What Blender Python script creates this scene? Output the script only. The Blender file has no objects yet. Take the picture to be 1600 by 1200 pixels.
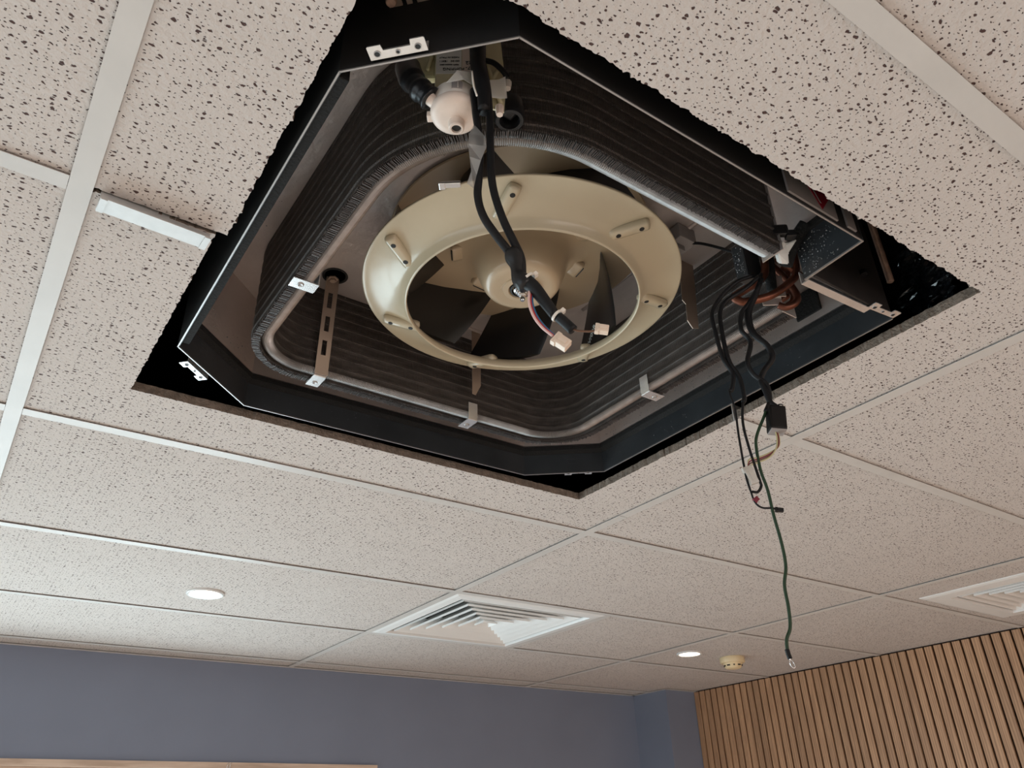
import bpy, bmesh, math, random
from mathutils import Vector, Matrix, noise
C = bpy.context.scene.collection
R = random.Random(7)
PI = math.pi

# ------------------------------------------------------------------ camera, world, light, exposure
H = 2.70                                   # ceiling height
cam = bpy.data.cameras.new('camera'); co = bpy.data.objects.new('camera', cam); C.objects.link(co)
cam.sensor_width = 36; cam.lens = 1219.27 / 1600 * 36; cam.clip_start = .02
co.location = (0.01195, -0.76813, 2.08099); co.rotation_euler = (2.09198, 0.0283, -0.60709)
bpy.context.scene.camera = co
vs = bpy.context.scene.view_settings
vs.view_transform = 'Standard'; vs.look = 'None'; vs.gamma = 1; vs.use_curve_mapping = False
vs.exposure = -0.02
w = bpy.data.worlds.new('world'); bpy.context.scene.world = w; w.use_nodes = True
w.node_tree.nodes['Background'].inputs[0].default_value = (.80, .90, 1, 1)
w.node_tree.nodes['Background'].inputs[1].default_value = 1.0

def area(name, loc, rot, sx, sy, power, col):
    l = bpy.data.lights.new(name, 'AREA'); l.shape = 'RECTANGLE'; l.size = sx; l.size_y = sy
    l.energy = power; l.color = col
    o = bpy.data.objects.new(name, l); C.objects.link(o); o.location = loc; o.rotation_euler = rot
# daylight arriving through the two windows (sky and bright ground outside)
area('daylight_back_window', (-.65, 2.74, 1.55), (-PI/2, 0, 0), 3.4, 1.5, 98, (.72, .93, 1))
area('daylight_left_window', (-3.2, -.2, 1.55), (0, -PI/2, 0), 1.5, 3.3, 26, (.80, .93, 1))
area('added_warm_rear_fill', (1.2, -4.2, 1.5), (PI/2, 0, 0), 3.0, 1.6, 50, (1, .80, .70))  # warm fill added behind the camera to brighten the near ceiling

# beams of the recessed downlights (the fittings themselves are built further down)
DOWN = [(.581, 1.562), (2.540, 1.556), (-1.4, 1.56), (-1.4, -.9), (1.2, -1.7), (2.7, -1.4)]  # the visible pair, then unseen ones added for floor bounce
for dx, dy in DOWN:
    l = bpy.data.lights.new('downlight_beam', 'SPOT'); l.energy = 74; l.spot_size = math.radians(130); l.spot_blend = .6; l.shadow_soft_size = .04; l.color = (1, .97, .93)
    o = bpy.data.objects.new('downlight_beam', l); C.objects.link(o); o.location = (dx, dy, H-.012)

# ------------------------------------------------------------------ materials
def mat(name, col, rough=.5, metal=0.0, spec=.5, noise_amt=0, noise_scale=20, bump=0, bump_scale=80, coat=0, emit=None, alpha=1, trans=0):
    m = bpy.data.materials.new(name); m.use_nodes = True
    nt = m.node_tree; b = nt.nodes['Principled BSDF']
    b.inputs['Base Color'].default_value = (*col, 1); b.inputs['Roughness'].default_value = rough
    b.inputs['Metallic'].default_value = metal; b.inputs['Specular IOR Level'].default_value = spec
    b.inputs['Coat Weight'].default_value = coat; b.inputs['Coat Roughness'].default_value = .12
    b.inputs['Alpha'].default_value = alpha; b.inputs['Transmission Weight'].default_value = trans
    if emit:
        b.inputs['Emission Color'].default_value = (*emit[0], 1); b.inputs['Emission Strength'].default_value = emit[1]
    geo = nt.nodes.new('ShaderNodeNewGeometry')
    if noise_amt:
        n = nt.nodes.new('ShaderNodeTexNoise'); n.inputs['Scale'].default_value = noise_scale; n.inputs['Detail'].default_value = 4
        nt.links.new(geo.outputs['Position'], n.inputs['Vector'])
        mr = nt.nodes.new('ShaderNodeMapRange'); mr.inputs[1].default_value = .25; mr.inputs[2].default_value = .75
        mr.inputs[3].default_value = 1 - noise_amt; mr.inputs[4].default_value = 1 + noise_amt
        nt.links.new(n.outputs['Fac'], mr.inputs[0])
        vm = nt.nodes.new('ShaderNodeVectorMath'); vm.operation = 'SCALE'; vm.inputs[0].default_value = col
        nt.links.new(mr.outputs[0], vm.inputs['Scale']); nt.links.new(vm.outputs[0], b.inputs['Base Color'])
    if bump:
        n2 = nt.nodes.new('ShaderNodeTexNoise'); n2.inputs['Scale'].default_value = bump_scale; n2.inputs['Detail'].default_value = 5
        nt.links.new(geo.outputs['Position'], n2.inputs['Vector'])
        bp = nt.nodes.new('ShaderNodeBump'); bp.inputs['Strength'].default_value = 1; bp.inputs['Distance'].default_value = bump
        nt.links.new(n2.outputs['Fac'], bp.inputs['Height']); nt.links.new(bp.outputs[0], b.inputs['Normal'])
    return m

def tile_material():
    m = bpy.data.materials.new('mineral_fibre_tile'); m.use_nodes = True
    nt = m.node_tree; N = nt.nodes; Lk = nt.links; b = N['Principled BSDF']
    b.inputs['Roughness'].default_value = .85; b.inputs['Specular IOR Level'].default_value = .2
    geo = N.new('ShaderNodeNewGeometry')
    dn = N.new('ShaderNodeTexNoise'); dn.inputs['Scale'].default_value = 160; dn.inputs['Detail'].default_value = 2
    Lk.new(geo.outputs['Position'], dn.inputs['Vector'])
    sub = N.new('ShaderNodeVectorMath'); sub.operation = 'SUBTRACT'; sub.inputs[1].default_value = (.5, .5, .5)
    Lk.new(dn.outputs['Color'], sub.inputs[0])
    sc = N.new('ShaderNodeVectorMath'); sc.operation = 'SCALE'; sc.inputs['Scale'].default_value = .0055
    Lk.new(sub.outputs[0], sc.inputs[0])
    ad = N.new('ShaderNodeVectorMath'); ad.operation = 'ADD'
    Lk.new(geo.outputs['Position'], ad.inputs[0]); Lk.new(sc.outputs[0], ad.inputs[1])
    st = N.new('ShaderNodeVectorMath'); st.operation = 'MULTIPLY'; st.inputs[1].default_value = (.72, 1.05, 1)
    Lk.new(ad.outputs[0], st.inputs[0])
    masks = []
    for scale, lo, hi, keep in ((135, .06, .26, .52), (235, .05, .23, .44)):
        v = N.new('ShaderNodeTexVoronoi'); v.voronoi_dimensions = '2D'; v.inputs['Scale'].default_value = scale
        Lk.new(st.outputs[0], v.inputs['Vector'])
        sp = N.new('ShaderNodeSeparateColor'); Lk.new(v.outputs['Color'], sp.inputs[0])
        rr = N.new('ShaderNodeMapRange'); rr.inputs[1].default_value = keep; rr.inputs[2].default_value = 1
        rr.inputs[3].default_value = lo; rr.inputs[4].default_value = hi
        Lk.new(sp.outputs[0], rr.inputs[0])
        g = N.new('ShaderNodeMath'); g.operation = 'GREATER_THAN'; g.inputs[1].default_value = keep
        Lk.new(sp.outputs[0], g.inputs[0])
        d = N.new('ShaderNodeMath'); d.operation = 'SUBTRACT'
        Lk.new(rr.outputs[0], d.inputs[0]); Lk.new(v.outputs['Distance'], d.inputs[1])
        e = N.new('ShaderNodeMapRange'); e.inputs[1].default_value = 0; e.inputs[2].default_value = .06
        Lk.new(d.outputs[0], e.inputs[0])
        mu = N.new('ShaderNodeMath'); mu.operation = 'MULTIPLY'; Lk.new(e.outputs[0], mu.inputs[0]); Lk.new(g.outputs[0], mu.inputs[1])
        masks.append(mu)
    mx = N.new('ShaderNodeMath'); mx.operation = 'MAXIMUM'
    Lk.new(masks[0].outputs[0], mx.inputs[0]); Lk.new(masks[1].outputs[0], mx.inputs[1])
    big = N.new('ShaderNodeTexNoise'); big.inputs['Scale'].default_value = 9; big.inputs['Detail'].default_value = 6
    Lk.new(geo.outputs['Position'], big.inputs['Vector'])
    base = N.new('ShaderNodeMixRGB'); base.inputs[1].default_value = (.55, .495, .46, 1); base.inputs[2].default_value = (.605, .55, .515, 1)
    Lk.new(big.outputs['Fac'], base.inputs[0])
    mix = N.new('ShaderNodeMixRGB'); mix.inputs[2].default_value = (.085, .05, .045, 1)  # pits: the shade down inside them is put into the colour
    Lk.new(mx.outputs[0], mix.inputs[0]); Lk.new(base.outputs[0], mix.inputs[1]); Lk.new(mix.outputs[0], b.inputs['Base Color'])
    fn = N.new('ShaderNodeTexNoise'); fn.inputs['Scale'].default_value = 170; fn.inputs['Detail'].default_value = 3
    Lk.new(geo.outputs['Position'], fn.inputs['Vector'])
    ma = N.new('ShaderNodeMath'); ma.operation = 'MULTIPLY_ADD'; ma.inputs[1].default_value = -1.6
    Lk.new(mx.outputs[0], ma.inputs[0]); Lk.new(fn.outputs['Fac'], ma.inputs[2])
    bp = N.new('ShaderNodeBump'); bp.inputs['Distance'].default_value = .0016; bp.inputs['Strength'].default_value = .9
    Lk.new(ma.outputs[0], bp.inputs['Height']); Lk.new(bp.outputs[0], b.inputs['Normal'])
    return m

def wood_material(name, a, c, axis):
    m = bpy.data.materials.new(name); m.use_nodes = True
    nt = m.node_tree; N = nt.nodes; Lk = nt.links; b = N['Principled BSDF']; b.inputs['Roughness'].default_value = .5
    oi = N.new('ShaderNodeObjectInfo'); tc = N.new('ShaderNodeNewGeometry')
    off = N.new('ShaderNodeVectorMath'); off.operation = 'SCALE'; off.inputs[0].default_value = (3, 7, 5); Lk.new(oi.outputs['Random'], off.inputs['Scale'])
    ad = N.new('ShaderNodeVectorMath'); ad.operation = 'ADD'; Lk.new(tc.outputs['Position'], ad.inputs[0]); Lk.new(off.outputs[0], ad.inputs[1])
    st = N.new('ShaderNodeVectorMath'); st.operation = 'MULTIPLY'; st.inputs[1].default_value = axis; Lk.new(ad.outputs[0], st.inputs[0])
    n = N.new('ShaderNodeTexNoise'); n.inputs['Scale'].default_value = 1; n.inputs['Detail'].default_value = 5; n.inputs['Distortion'].default_value = 1.2
    Lk.new(st.outputs[0], n.inputs['Vector'])
    wv = N.new('ShaderNodeTexWave'); wv.inputs['Scale'].default_value = .55; wv.inputs['Distortion'].default_value = 7; wv.inputs['Detail'].default_value = 3
    wv.bands_direction = 'Y'; Lk.new(st.outputs[0], wv.inputs['Vector'])
    mm = N.new('ShaderNodeMath'); mm.operation = 'MULTIPLY_ADD'; mm.inputs[1].default_value = .45; Lk.new(wv.outputs['Fac'], mm.inputs[0]); Lk.new(n.outputs['Fac'], mm.inputs[2])
    cr = N.new('ShaderNodeValToRGB'); cr.color_ramp.elements[0].color = (*a, 1); cr.color_ramp.elements[1].color = (*c, 1)
    cr.color_ramp.elements[0].position = .35; cr.color_ramp.elements[1].position = .95
    Lk.new(mm.outputs[0], cr.inputs[0])
    rv = N.new('ShaderNodeMapRange'); rv.inputs[3].default_value = .84; rv.inputs[4].default_value = 1.1; Lk.new(oi.outputs['Random'], rv.inputs[0])
    vm = N.new('ShaderNodeVectorMath'); vm.operation = 'SCALE'; Lk.new(cr.outputs[0], vm.inputs[0]); Lk.new(rv.outputs[0], vm.inputs['Scale'])
    Lk.new(vm.outputs[0], b.inputs['Base Color'])
    return m

M = dict(
    tile=tile_material(),
    core=mat('tile_core', (.21, .165, .13), .95, noise_amt=.35, noise_scale=90, bump=.004, bump_scale=260),
    tee=mat('painted_grid', (.58, .55, .52), .42, 0, .4, noise_amt=.05, noise_scale=12),
    cutmetal=mat('bare_grid_metal', (.60, .60, .59), .4, .3, noise_amt=.06, noise_scale=60),
    blue=mat('slate_blue_paint', (.195, .225, .30), .55, noise_amt=.05, noise_scale=4),
    plain=mat('white_paint', (.62, .58, .54), .8, noise_amt=.03),
    floor=wood_material('floor_boards', (.56, .48, .42), (.70, .62, .54), (2, 30, 30)),
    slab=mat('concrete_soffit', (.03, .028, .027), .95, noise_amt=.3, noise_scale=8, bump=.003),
    slat=wood_material('oak_slat', (.60, .36, .205), (.37, .205, .115), (60, 60, 5)),
    felt=mat('black_felt', (.045, .025, .018), .95, bump=.001, bump_scale=400),
    pale_wood=wood_material('pale_window_wood', (.62, .48, .38), (.45, .33, .25), (6, 60, 60)),
    glass=None,
    white=mat('white_enamel', (.70, .70, .69), .3, 0, .6),
    louvre_metal=mat('white_louvre_metal', (.78, .775, .76), .38, 0, .5),
    dark=mat('duct_black', (.012, .012, .012), .9, noise_amt=.2),
    steel=mat('galvanised_steel', (.66, .61, .58), .32, .7, noise_amt=.10, noise_scale=35, bump=.0004, bump_scale=30),
    liner=mat('galvanised_liner', (.56, .49, .46), .34, .45, noise_amt=.08, noise_scale=18, bump=.0012, bump_scale=60),
    black_panel=mat('dark_coated_panel', (.032, .036, .040), .30, .15, .6, noise_amt=.25, noise_scale=14, bump=.0006, bump_scale=25),
    foam=mat('black_foam', (.006, .006, .006), .92, bump=.0015, bump_scale=300),
    valve=mat('dark_valve_panel', (.014, .011, .010), .6, noise_amt=.4, noise_scale=30),  # near-black with random mottling
    outer=mat('black_insulation_jacket', (.010, .009, .009), .75, noise_amt=.3, noise_scale=12),
    edge=mat('bright_steel_edge', (.42, .40, .39), .35, .7),
    bracket=mat('zinc_plate', (.80, .79, .78), .26, .75, noise_amt=.07, noise_scale=60),
    cream=mat('cream_fan_plastic', (.52, .445, .315), .30, 0, .5, noise_amt=.05, noise_scale=10, coat=.45, bump=.0005, bump_scale=40),
    hubm=mat('cream_hub_plastic', (.45, .345, .23), .34, 0, .5, noise_amt=.04, noise_scale=10, coat=.35),
    blade=mat('black_blade_plastic', (.010, .009, .009), .28, 0, .5, coat=.2),
    hole=mat('screw_recess', (.008, .008, .008), .6),
    shaft=mat('turned_steel', (.75, .74, .74), .18, .95),
    fin=mat('aluminium_fin', (.15, .135, .13), .45, .6, noise_amt=.3, noise_scale=90),
    coil=None,
    tube=mat('ribbed_tube', (.40, .375, .36), .42, .8, noise_amt=.15, noise_scale=70),
    copper=mat('aged_copper', (.155, .058, .036), .42, .85, noise_amt=.35, noise_scale=60),
    rubber=mat('black_rubber', (.008, .008, .009), .34, 0, .4),
    cable=mat('black_cable', (.006, .006, .007), .5, 0, .3, noise_amt=.2, noise_scale=60),
    green=mat('green_earth_wire', (.012, .040, .016), .45),
    red=mat('red_wire', (.45, .03, .04), .45), pink=mat('pale_pink_wire', (.72, .48, .44), .45),
    bluew=mat('blue_wire', (.02, .16, .33), .45), maroon=mat('maroon_wire', (.20, .02, .04), .45),
    yellow=mat('dull_yellow_wire', (.50, .45, .25), .45), brown=mat('brown_wire', (.14, .07, .04), .5),
    nylon=mat('cream_nylon', (.78, .64, .52), .45, 0, .5), tie=mat('natural_nylon_tie', (.80, .74, .66), .4),
    pumpw=mat('white_pump_plastic', (.72, .66, .60), .38, 0, .5, noise_amt=.06, noise_scale=50),
    pumpc=mat('cream_pump_plastic', (.74, .62, .54), .38, 0, .5, noise_amt=.08, noise_scale=50),
    bone=mat('translucent_bone_plastic', (.62, .56, .36), .45, noise_amt=.08, noise_scale=40),
    paper=mat('label_paper', (.66, .66, .63), .6), ink=mat('black_ink', (.02, .02, .025), .6),
    inkw=mat('white_print', (.70, .76, .76), .5), warn=mat('red_warning_print', (.26, .008, .02), .5), labelg=mat('grey_label', (.30, .27, .26), .6),
    polyw=mat('white_polystyrene', (.80, .80, .78), .7), smoke=mat('aged_ivory_plastic', (.72, .58, .36), .4),
    lamp=mat('lit_diffuser', (1, 1, 1), .5, emit=((1, .84, .66), 9)),
    plastic=mat('black_polythene', (.012, .013, .015), .12, 0, 1.0, coat=1), ferrite=mat('ferrite_core', (.004, .003, .003), .5, 0, .3),
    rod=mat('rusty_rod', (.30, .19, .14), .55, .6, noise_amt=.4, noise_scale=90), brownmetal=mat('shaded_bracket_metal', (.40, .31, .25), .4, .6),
    water=mat('water_bead', (.95, .97, 1), .03, 0, .8, trans=1.0), tape=mat('clear_tape', (.86, .85, .83), .18, 0, .7, alpha=.48),
    clear=mat('clear_connector', (.72, .68, .62), .2, 0, .6, alpha=.6),
)
def glass_mat():
    m = bpy.data.materials.new('window_glass'); m.use_nodes = True; nt = m.node_tree
    for n in list(nt.nodes): nt.nodes.remove(n)
    o = nt.nodes.new('ShaderNodeOutputMaterial'); mx = nt.nodes.new('ShaderNodeMixShader'); t = nt.nodes.new('ShaderNodeBsdfTransparent'); g = nt.nodes.new('ShaderNodeBsdfGlossy')
    g.inputs['Roughness'].default_value = .02; mx.inputs[0].default_value = .08
    nt.links.new(t.outputs[0], mx.inputs[1]); nt.links.new(g.outputs[0], mx.inputs[2]); nt.links.new(mx.outputs[0], o.inputs[0])
    return m
M['glass'] = glass_mat()
def coil_mat():
    # closely stacked aluminium fins: fine vertical lines follow the UV that runs along the coil
    m = mat('finned_coil_face', (.085, .078, .075), .5, .2); nt = m.node_tree; b = nt.nodes['Principled BSDF']
    uv = nt.nodes.new('ShaderNodeUVMap'); sx = nt.nodes.new('ShaderNodeSeparateXYZ'); nt.links.new(uv.outputs[0], sx.inputs[0])
    mu = nt.nodes.new('ShaderNodeMath'); mu.operation = 'MULTIPLY'; mu.inputs[1].default_value = 2*PI/.0022; nt.links.new(sx.outputs[0], mu.inputs[0])
    sn = nt.nodes.new('ShaderNodeMath'); sn.operation = 'SINE'; nt.links.new(mu.outputs[0], sn.inputs[0])
    n = nt.nodes.new('ShaderNodeTexNoise'); n.inputs['Scale'].default_value = 1; n.inputs['Detail'].default_value = 6
    vm = nt.nodes.new('ShaderNodeVectorMath'); vm.operation = 'MULTIPLY'; vm.inputs[1].default_value = (30, 160, 1)
    nt.links.new(uv.outputs[0], vm.inputs[0]); nt.links.new(vm.outputs[0], n.inputs['Vector'])
    mr = nt.nodes.new('ShaderNodeMapRange'); mr.inputs[1].default_value = .3; mr.inputs[2].default_value = .75; mr.inputs[3].default_value = .6; mr.inputs[4].default_value = 1.6
    nt.links.new(n.outputs['Fac'], mr.inputs[0])
    v2 = nt.nodes.new('ShaderNodeVectorMath'); v2.operation = 'SCALE'; v2.inputs[0].default_value = (.056, .047, .042); nt.links.new(mr.outputs[0], v2.inputs['Scale'])
    nt.links.new(v2.outputs[0], b.inputs['Base Color'])
    bp = nt.nodes.new('ShaderNodeBump'); bp.inputs['Distance'].default_value = .0006; bp.inputs['Strength'].default_value = .6
    nt.links.new(sn.outputs[0], bp.inputs['Height']); nt.links.new(bp.outputs[0], b.inputs['Normal'])
    return m
M['coil'] = coil_mat()

# ------------------------------------------------------------------ helpers
def finish(name, bm, m, parent=None, smooth=False, kind=None, label=None):
    me = bpy.data.meshes.new(name)
    off = parent_world(parent)
    bmesh.ops.translate(bm, verts=bm.verts, vec=-off)
    bm.to_mesh(me); bm.free()
    for mm in (m if isinstance(m, (list, tuple)) else [m]): me.materials.append(mm)
    if smooth:
        for p in me.polygons: p.use_smooth = True
        if smooth != 'all':
            try: me.set_sharp_from_angle(angle=math.radians(38))
            except Exception: pass
    o = bpy.data.objects.new(name, me); C.objects.link(o)
    if parent: o.parent = parent
    if kind: o['kind'] = kind
    if label: o['label'] = label
    return o
def parent_world(p):
    v = Vector((0, 0, 0))
    while p is not None: v += p.location; p = p.parent
    return v
def thing(name, label, cat, loc, group=None):
    o = bpy.data.objects.new(name, None); C.objects.link(o); o.location = loc; o.empty_display_size = .05
    o['label'] = label; o['category'] = cat
    if group: o['group'] = group
    return o
def tag(o, label, cat, group=None):
    o['label'] = label; o['category'] = cat
    if group: o['group'] = group
    return o
def recentre(o):
    me = o.data; c = sum((v.co for v in me.vertices), Vector())/len(me.vertices)
    me.transform(Matrix.Translation(-c)); o.location = o.location + c; return o
def box(bm, x0, x1, y0, y1, z0, z1, bevel=0):
    r = bmesh.ops.create_cube(bm, size=1, matrix=Matrix.Translation(((x0+x1)/2, (y0+y1)/2, (z0+z1)/2)) @ Matrix.Diagonal((abs(x1-x0), abs(y1-y0), abs(z1-z0), 1)))
    if bevel:
        es = list({e for v in r['verts'] for e in v.link_edges})
        bmesh.ops.bevel(bm, geom=es, offset=bevel, segments=2, affect='EDGES', profile=.6)
def obox(bm, c, X, Y, Z, sx, sy, sz, bevel=0):
    """box of half sizes along the unit axes X, Y, Z"""
    m = Matrix((( X[0], Y[0], Z[0], c[0]), (X[1], Y[1], Z[1], c[1]), (X[2], Y[2], Z[2], c[2]), (0, 0, 0, 1)))
    r = bmesh.ops.create_cube(bm, size=1, matrix=m @ Matrix.Diagonal((2*sx, 2*sy, 2*sz, 1)))
    if bevel:
        es = list({e for v in r['verts'] for e in v.link_edges})
        bmesh.ops.bevel(bm, geom=es, offset=bevel, segments=2, affect='EDGES', profile=.6)
def prism(bm, pts, vec, mi_side=None):
    """extrude a planar polygon (3-D points) along vec"""
    vec = Vector(vec); a = [bm.verts.new(p) for p in pts]; b = [bm.verts.new(Vector(p)+vec) for p in pts]
    bm.faces.new(a); bm.faces.new(b[::-1]); n = len(pts)
    for i in range(n):
        f = bm.faces.new((a[i], b[i], b[(i+1) % n], a[(i+1) % n]))
        if mi_side is not None: f.material_index = mi_side
def lathe(bm, prof, c, axis=(0, 0, 1), seg=48, close=False):
    ax = Vector(axis).normalized(); t = Vector((1, 0, 0)) if abs(ax.x) < .9 else Vector((0, 1, 0))
    u = ax.cross(t).normalized(); v = ax.cross(u); c = Vector(c); rings = []
    for r, h in prof:
        rings.append([bm.verts.new(c + ax*h + (u*math.cos(2*PI*k/seg) + v*math.sin(2*PI*k/seg))*max(r, 1e-5)) for k in range(seg)])
    pr = list(zip(rings, rings[1:])) + ([(rings[-1], rings[0])] if close else [])
    for A, B in pr:
        for k in range(seg): bm.faces.new((A[k], A[(k+1) % seg], B[(k+1) % seg], B[k]))
    if not close:
        if prof[0][0] > 1e-4: bm.faces.new(rings[0][::-1])
        if prof[-1][0] > 1e-4: bm.faces.new(rings[-1])
    bmesh.ops.recalc_face_normals(bm, faces=bm.faces)
def catmull(P, n=8):
    P = [Vector(p) for p in P]; Q = [P[0]*2-P[1]] + P + [P[-1]*2-P[-2]]; out = []
    for i in range(1, len(Q)-2):
        a, b, c, d = Q[i-1:i+3]
        for k in range(n):
            t = k/n
            out.append(.5*((2*b) + (c-a)*t + (2*a-5*b+4*c-d)*t*t + (3*b-a-3*c+d)*t**3))
    out.append(P[-1]); return out
def tube(bm, P, r, seg=10, smooth=6, flat=1.0, rfun=None):
    pts = catmull(P, smooth) if smooth else [Vector(p) for p in P]
    prev = None; rings = []; n = len(pts)
    for i, p in enumerate(pts):
        t = (pts[min(i+1, n-1)] - pts[max(i-1, 0)]).normalized()
        if prev is None: a = t.orthogonal().normalized()
        else: a = (prev - t*prev.dot(t)).normalized()
        prev = a; b = t.cross(a); rr = rfun(i/(n-1)) if rfun else r
        rings.append([bm.verts.new(p + a*math.cos(2*PI*k/seg)*rr + b*math.sin(2*PI*k/seg)*rr*flat) for k in range(seg)])
    for A, B in zip(rings, rings[1:]):
        for k in range(seg): bm.faces.new((A[k], A[(k+1) % seg], B[(k+1) % seg], B[k]))
    bm.faces.new(rings[0][::-1]); bm.faces.new(rings[-1])
def BM(): return bmesh.new()
def wire(name, P, r, m, parent, seg=8, flat=1.0, label=None, rfun=None):
    bm = BM(); tube(bm, P, r, seg, 6, flat, rfun); return finish(name, bm, m, parent, smooth='all', label=label)
def text(name, s, origin, right, up, size, m, parent, depth=.0002):
    """raised lettering; origin is the centre of the line"""
    cu = bpy.data.curves.new(name, 'FONT'); cu.body = s; cu.size = size; cu.extrude = depth; cu.align_x = 'CENTER'; cu.align_y = 'CENTER'; cu.resolution_u = 2
    t = bpy.data.objects.new(name, cu); C.objects.link(t)
    bpy.context.view_layer.update()
    me = bpy.data.meshes.new_from_object(t.evaluated_get(bpy.context.evaluated_depsgraph_get()))
    C.objects.unlink(t); bpy.data.objects.remove(t)
    X = Vector(right).normalized(); Y = Vector(up).normalized(); Z = X.cross(Y)
    o0 = Vector(origin) - parent_world(parent)
    me.transform(Matrix(((X.x, Y.x, Z.x, o0.x), (X.y, Y.y, Z.y, o0.y), (X.z, Y.z, Z.z, o0.z), (0, 0, 0, 1))))
    me.materials.clear(); me.materials.append(m); me.name = name
    o = bpy.data.objects.new(name, me); C.objects.link(o); o.parent = parent; return o

# ------------------------------------------------------------------ room shell
XL, XR, YF, YB, ZS = -3.0, 3.345, -4.0, 2.53, 3.30
def struct(name, bm, m, parent=None, **k):
    o = finish(name, bm, m, parent, **k)
    if not parent: o['kind'] = 'structure'
    return o
bm = BM(); box(bm, XL-.2, XR+.2, YF-.2, YB+.2, -.1, 0); struct('floor', bm, M['floor'])
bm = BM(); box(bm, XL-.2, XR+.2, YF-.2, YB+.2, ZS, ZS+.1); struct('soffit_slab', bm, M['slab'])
def wall_open(name, axis, c0, c1, a0, a1, w0, w1, z0, z1, m):
    """wall with one window opening"""
    bm = BM()
    for p0, p1, q0, q1 in ((a0, w0, 0, ZS), (w1, a1, 0, ZS), (w0, w1, 0, z0), (w0, w1, z1, ZS)):
        if axis == 'y': box(bm, p0, p1, c0, c1, q0, q1)
        else: box(bm, c0, c1, p0, p1, q0, q1)
    return struct(name, bm, m)
wall_open('wall_back', 'y', YB, YB+.15, XL-.15, XR+.15, -2.4, 1.1, .8, 2.34, M['blue'])
wall_open('wall_left', 'x', XL-.15, XL, YF-.15, YB, -1.9, 1.5, .8, 2.3, M['plain'])
wall_open('wall_front', 'y', YF-.15, YF, XL-.15, XR+.15, -.4, 2.8, .7, 2.3, M['plain'])
wr = BM(); box(wr, XR, XR+.15, YF, YB, 0, ZS); wr = struct('wall_right', wr, M['felt'])
bm = BM(); box(bm, 3.122, XR, 2.288, YB, 0, ZS); struct('wall_column', bm, M['blue'])
# oak slats of the right wall, one part each
sm = BM(); box(sm, -.0055, .0055, -.0152, .0152, 0, 2.690, bevel=.0008)
slat_me = bpy.data.meshes.new('wood_slat'); sm.to_mesh(slat_me); sm.free(); slat_me.materials.append(M['slat'])
y = 2.270
k = 0
while y > YF + .03:
    o = bpy.data.objects.new('wood_slat', slat_me); C.objects.link(o); o.parent = wr
    o.location = (XR-.0185+.006, y, .004); y -= .0392; k += 1
# windows
def window(name, axis, c, a0, a1, z0, z1, panes, fm):
    root = bpy.data.objects.new(name, None); C.objects.link(root); root['kind'] = 'structure'
    root.location = ((a0+a1)/2, c, z0) if axis == 'y' else (c, (a0+a1)/2, z0)
    def bb(bm, p0, p1, d0, d1, q0, q1):
        if axis == 'y': box(bm, p0, p1, d0, d1, q0, q1)
        else: box(bm, d0, d1, p0, p1, q0, q1)
    t = .035
    for nm, p in (('frame_head', (a0, a1, z1-t, z1)), ('frame_sill', (a0, a1, z0, z0+t)), ('frame_jamb', (a0, a0+t, z0+t, z1-t)), ('frame_jamb', (a1-t, a1, z0+t, z1-t))):
        bm = BM(); bb(bm, p[0], p[1], c-.06, c+.06, p[2], p[3]); finish(nm, bm, fm, root)
    st = (a1-a0)/panes
    for i in range(1, panes):
        bm = BM(); bb(bm, a0+st*i-.02, a0+st*i+.02, c-.03, c+.03, z0+t, z1-t); finish('mullion', bm, fm, root)
    for i in range(panes):
        bm = BM(); bb(bm, a0+st*i+.02, a0+st*(i+1)-.02, c+.03, c+.036, z0+t, z1-t); finish('pane', bm, M['glass'], root)
    return root
window('window_1', 'y', YB+.065, -2.4, 1.1, .8, 2.34, 4, M['pale_wood'])
window('window_2', 'x', XL-.065, -1.9, 1.5, .8, 2.3, 3, M['white'])
window('window_3', 'y', YF-.065, -.4, 2.8, .7, 2.3, 3, M['white'])  # unseen window, opening for the added rear fill
# window_1: timber head lining and its curtain wire clip seen at the lower left of the photograph
bm = BM(); box(bm, -2.42, 1.62, YB-.012, YB+.004, 2.318, 2.339); o = struct('trim_1', bm, M['pale_wood'])
bm = BM()
for x in (.998, 1.008): tube(bm, [(x, YB-.012, 2.30), (x-.001, YB-.018, 2.330), (x+.004, YB-.016, 2.337)], .0012, 6, 4)
recentre(tag(finish('wire_hook', bm, M['shaft'], smooth='all'), 'small bright wire hook on the pale wooden window head', 'hook'))

# ------------------------------------------------------------------ ceiling: tiles, grid tees, wall angle
ceil = bpy.data.objects.new('ceiling', None); C.objects.link(ceil); ceil.location = (0, 0, H); ceil['kind'] = 'structure'
TT = .015
def ragged(p, q, amp=.0006, step=.0025):
    p = Vector(p); q = Vector(q); n = max(2, int((q-p).length/step)); d = (q-p).normalized(); s = Vector((-d.y, d.x))
    return [p + (q-p)*i/n + s*(noise.noise(Vector((p.x*31+i*.21, p.y*17, 3)))*amp*2.4 + R.uniform(-amp, amp)*.55 + (R.uniform(-2.4, 2.4)*amp if R.random() < .05 else 0) if i else 0) for i in range(n)]
def tile(x0, x1, y0, y1, hole=None, dz=0):
    bm = BM(); g = .003
    if hole is None:
        z = H+dz; prism(bm, [(x0+g, y0+g, z), (x0+g, y1-g, z), (x1-g, y1-g, z), (x1-g, y0+g, z)], (0, 0, TT), 1)
    else: prism(bm, [(p[0], p[1], H) for p in hole], (0, 0, TT), 1)
    bmesh.ops.recalc_face_normals(bm, faces=bm.faces)
    return finish('ceiling_tile', bm, [M['tile'], M['core']], ceil)
xs = [XL, -2.4, -1.2, 0, 1.2, 2.4, 3.34]
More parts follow.
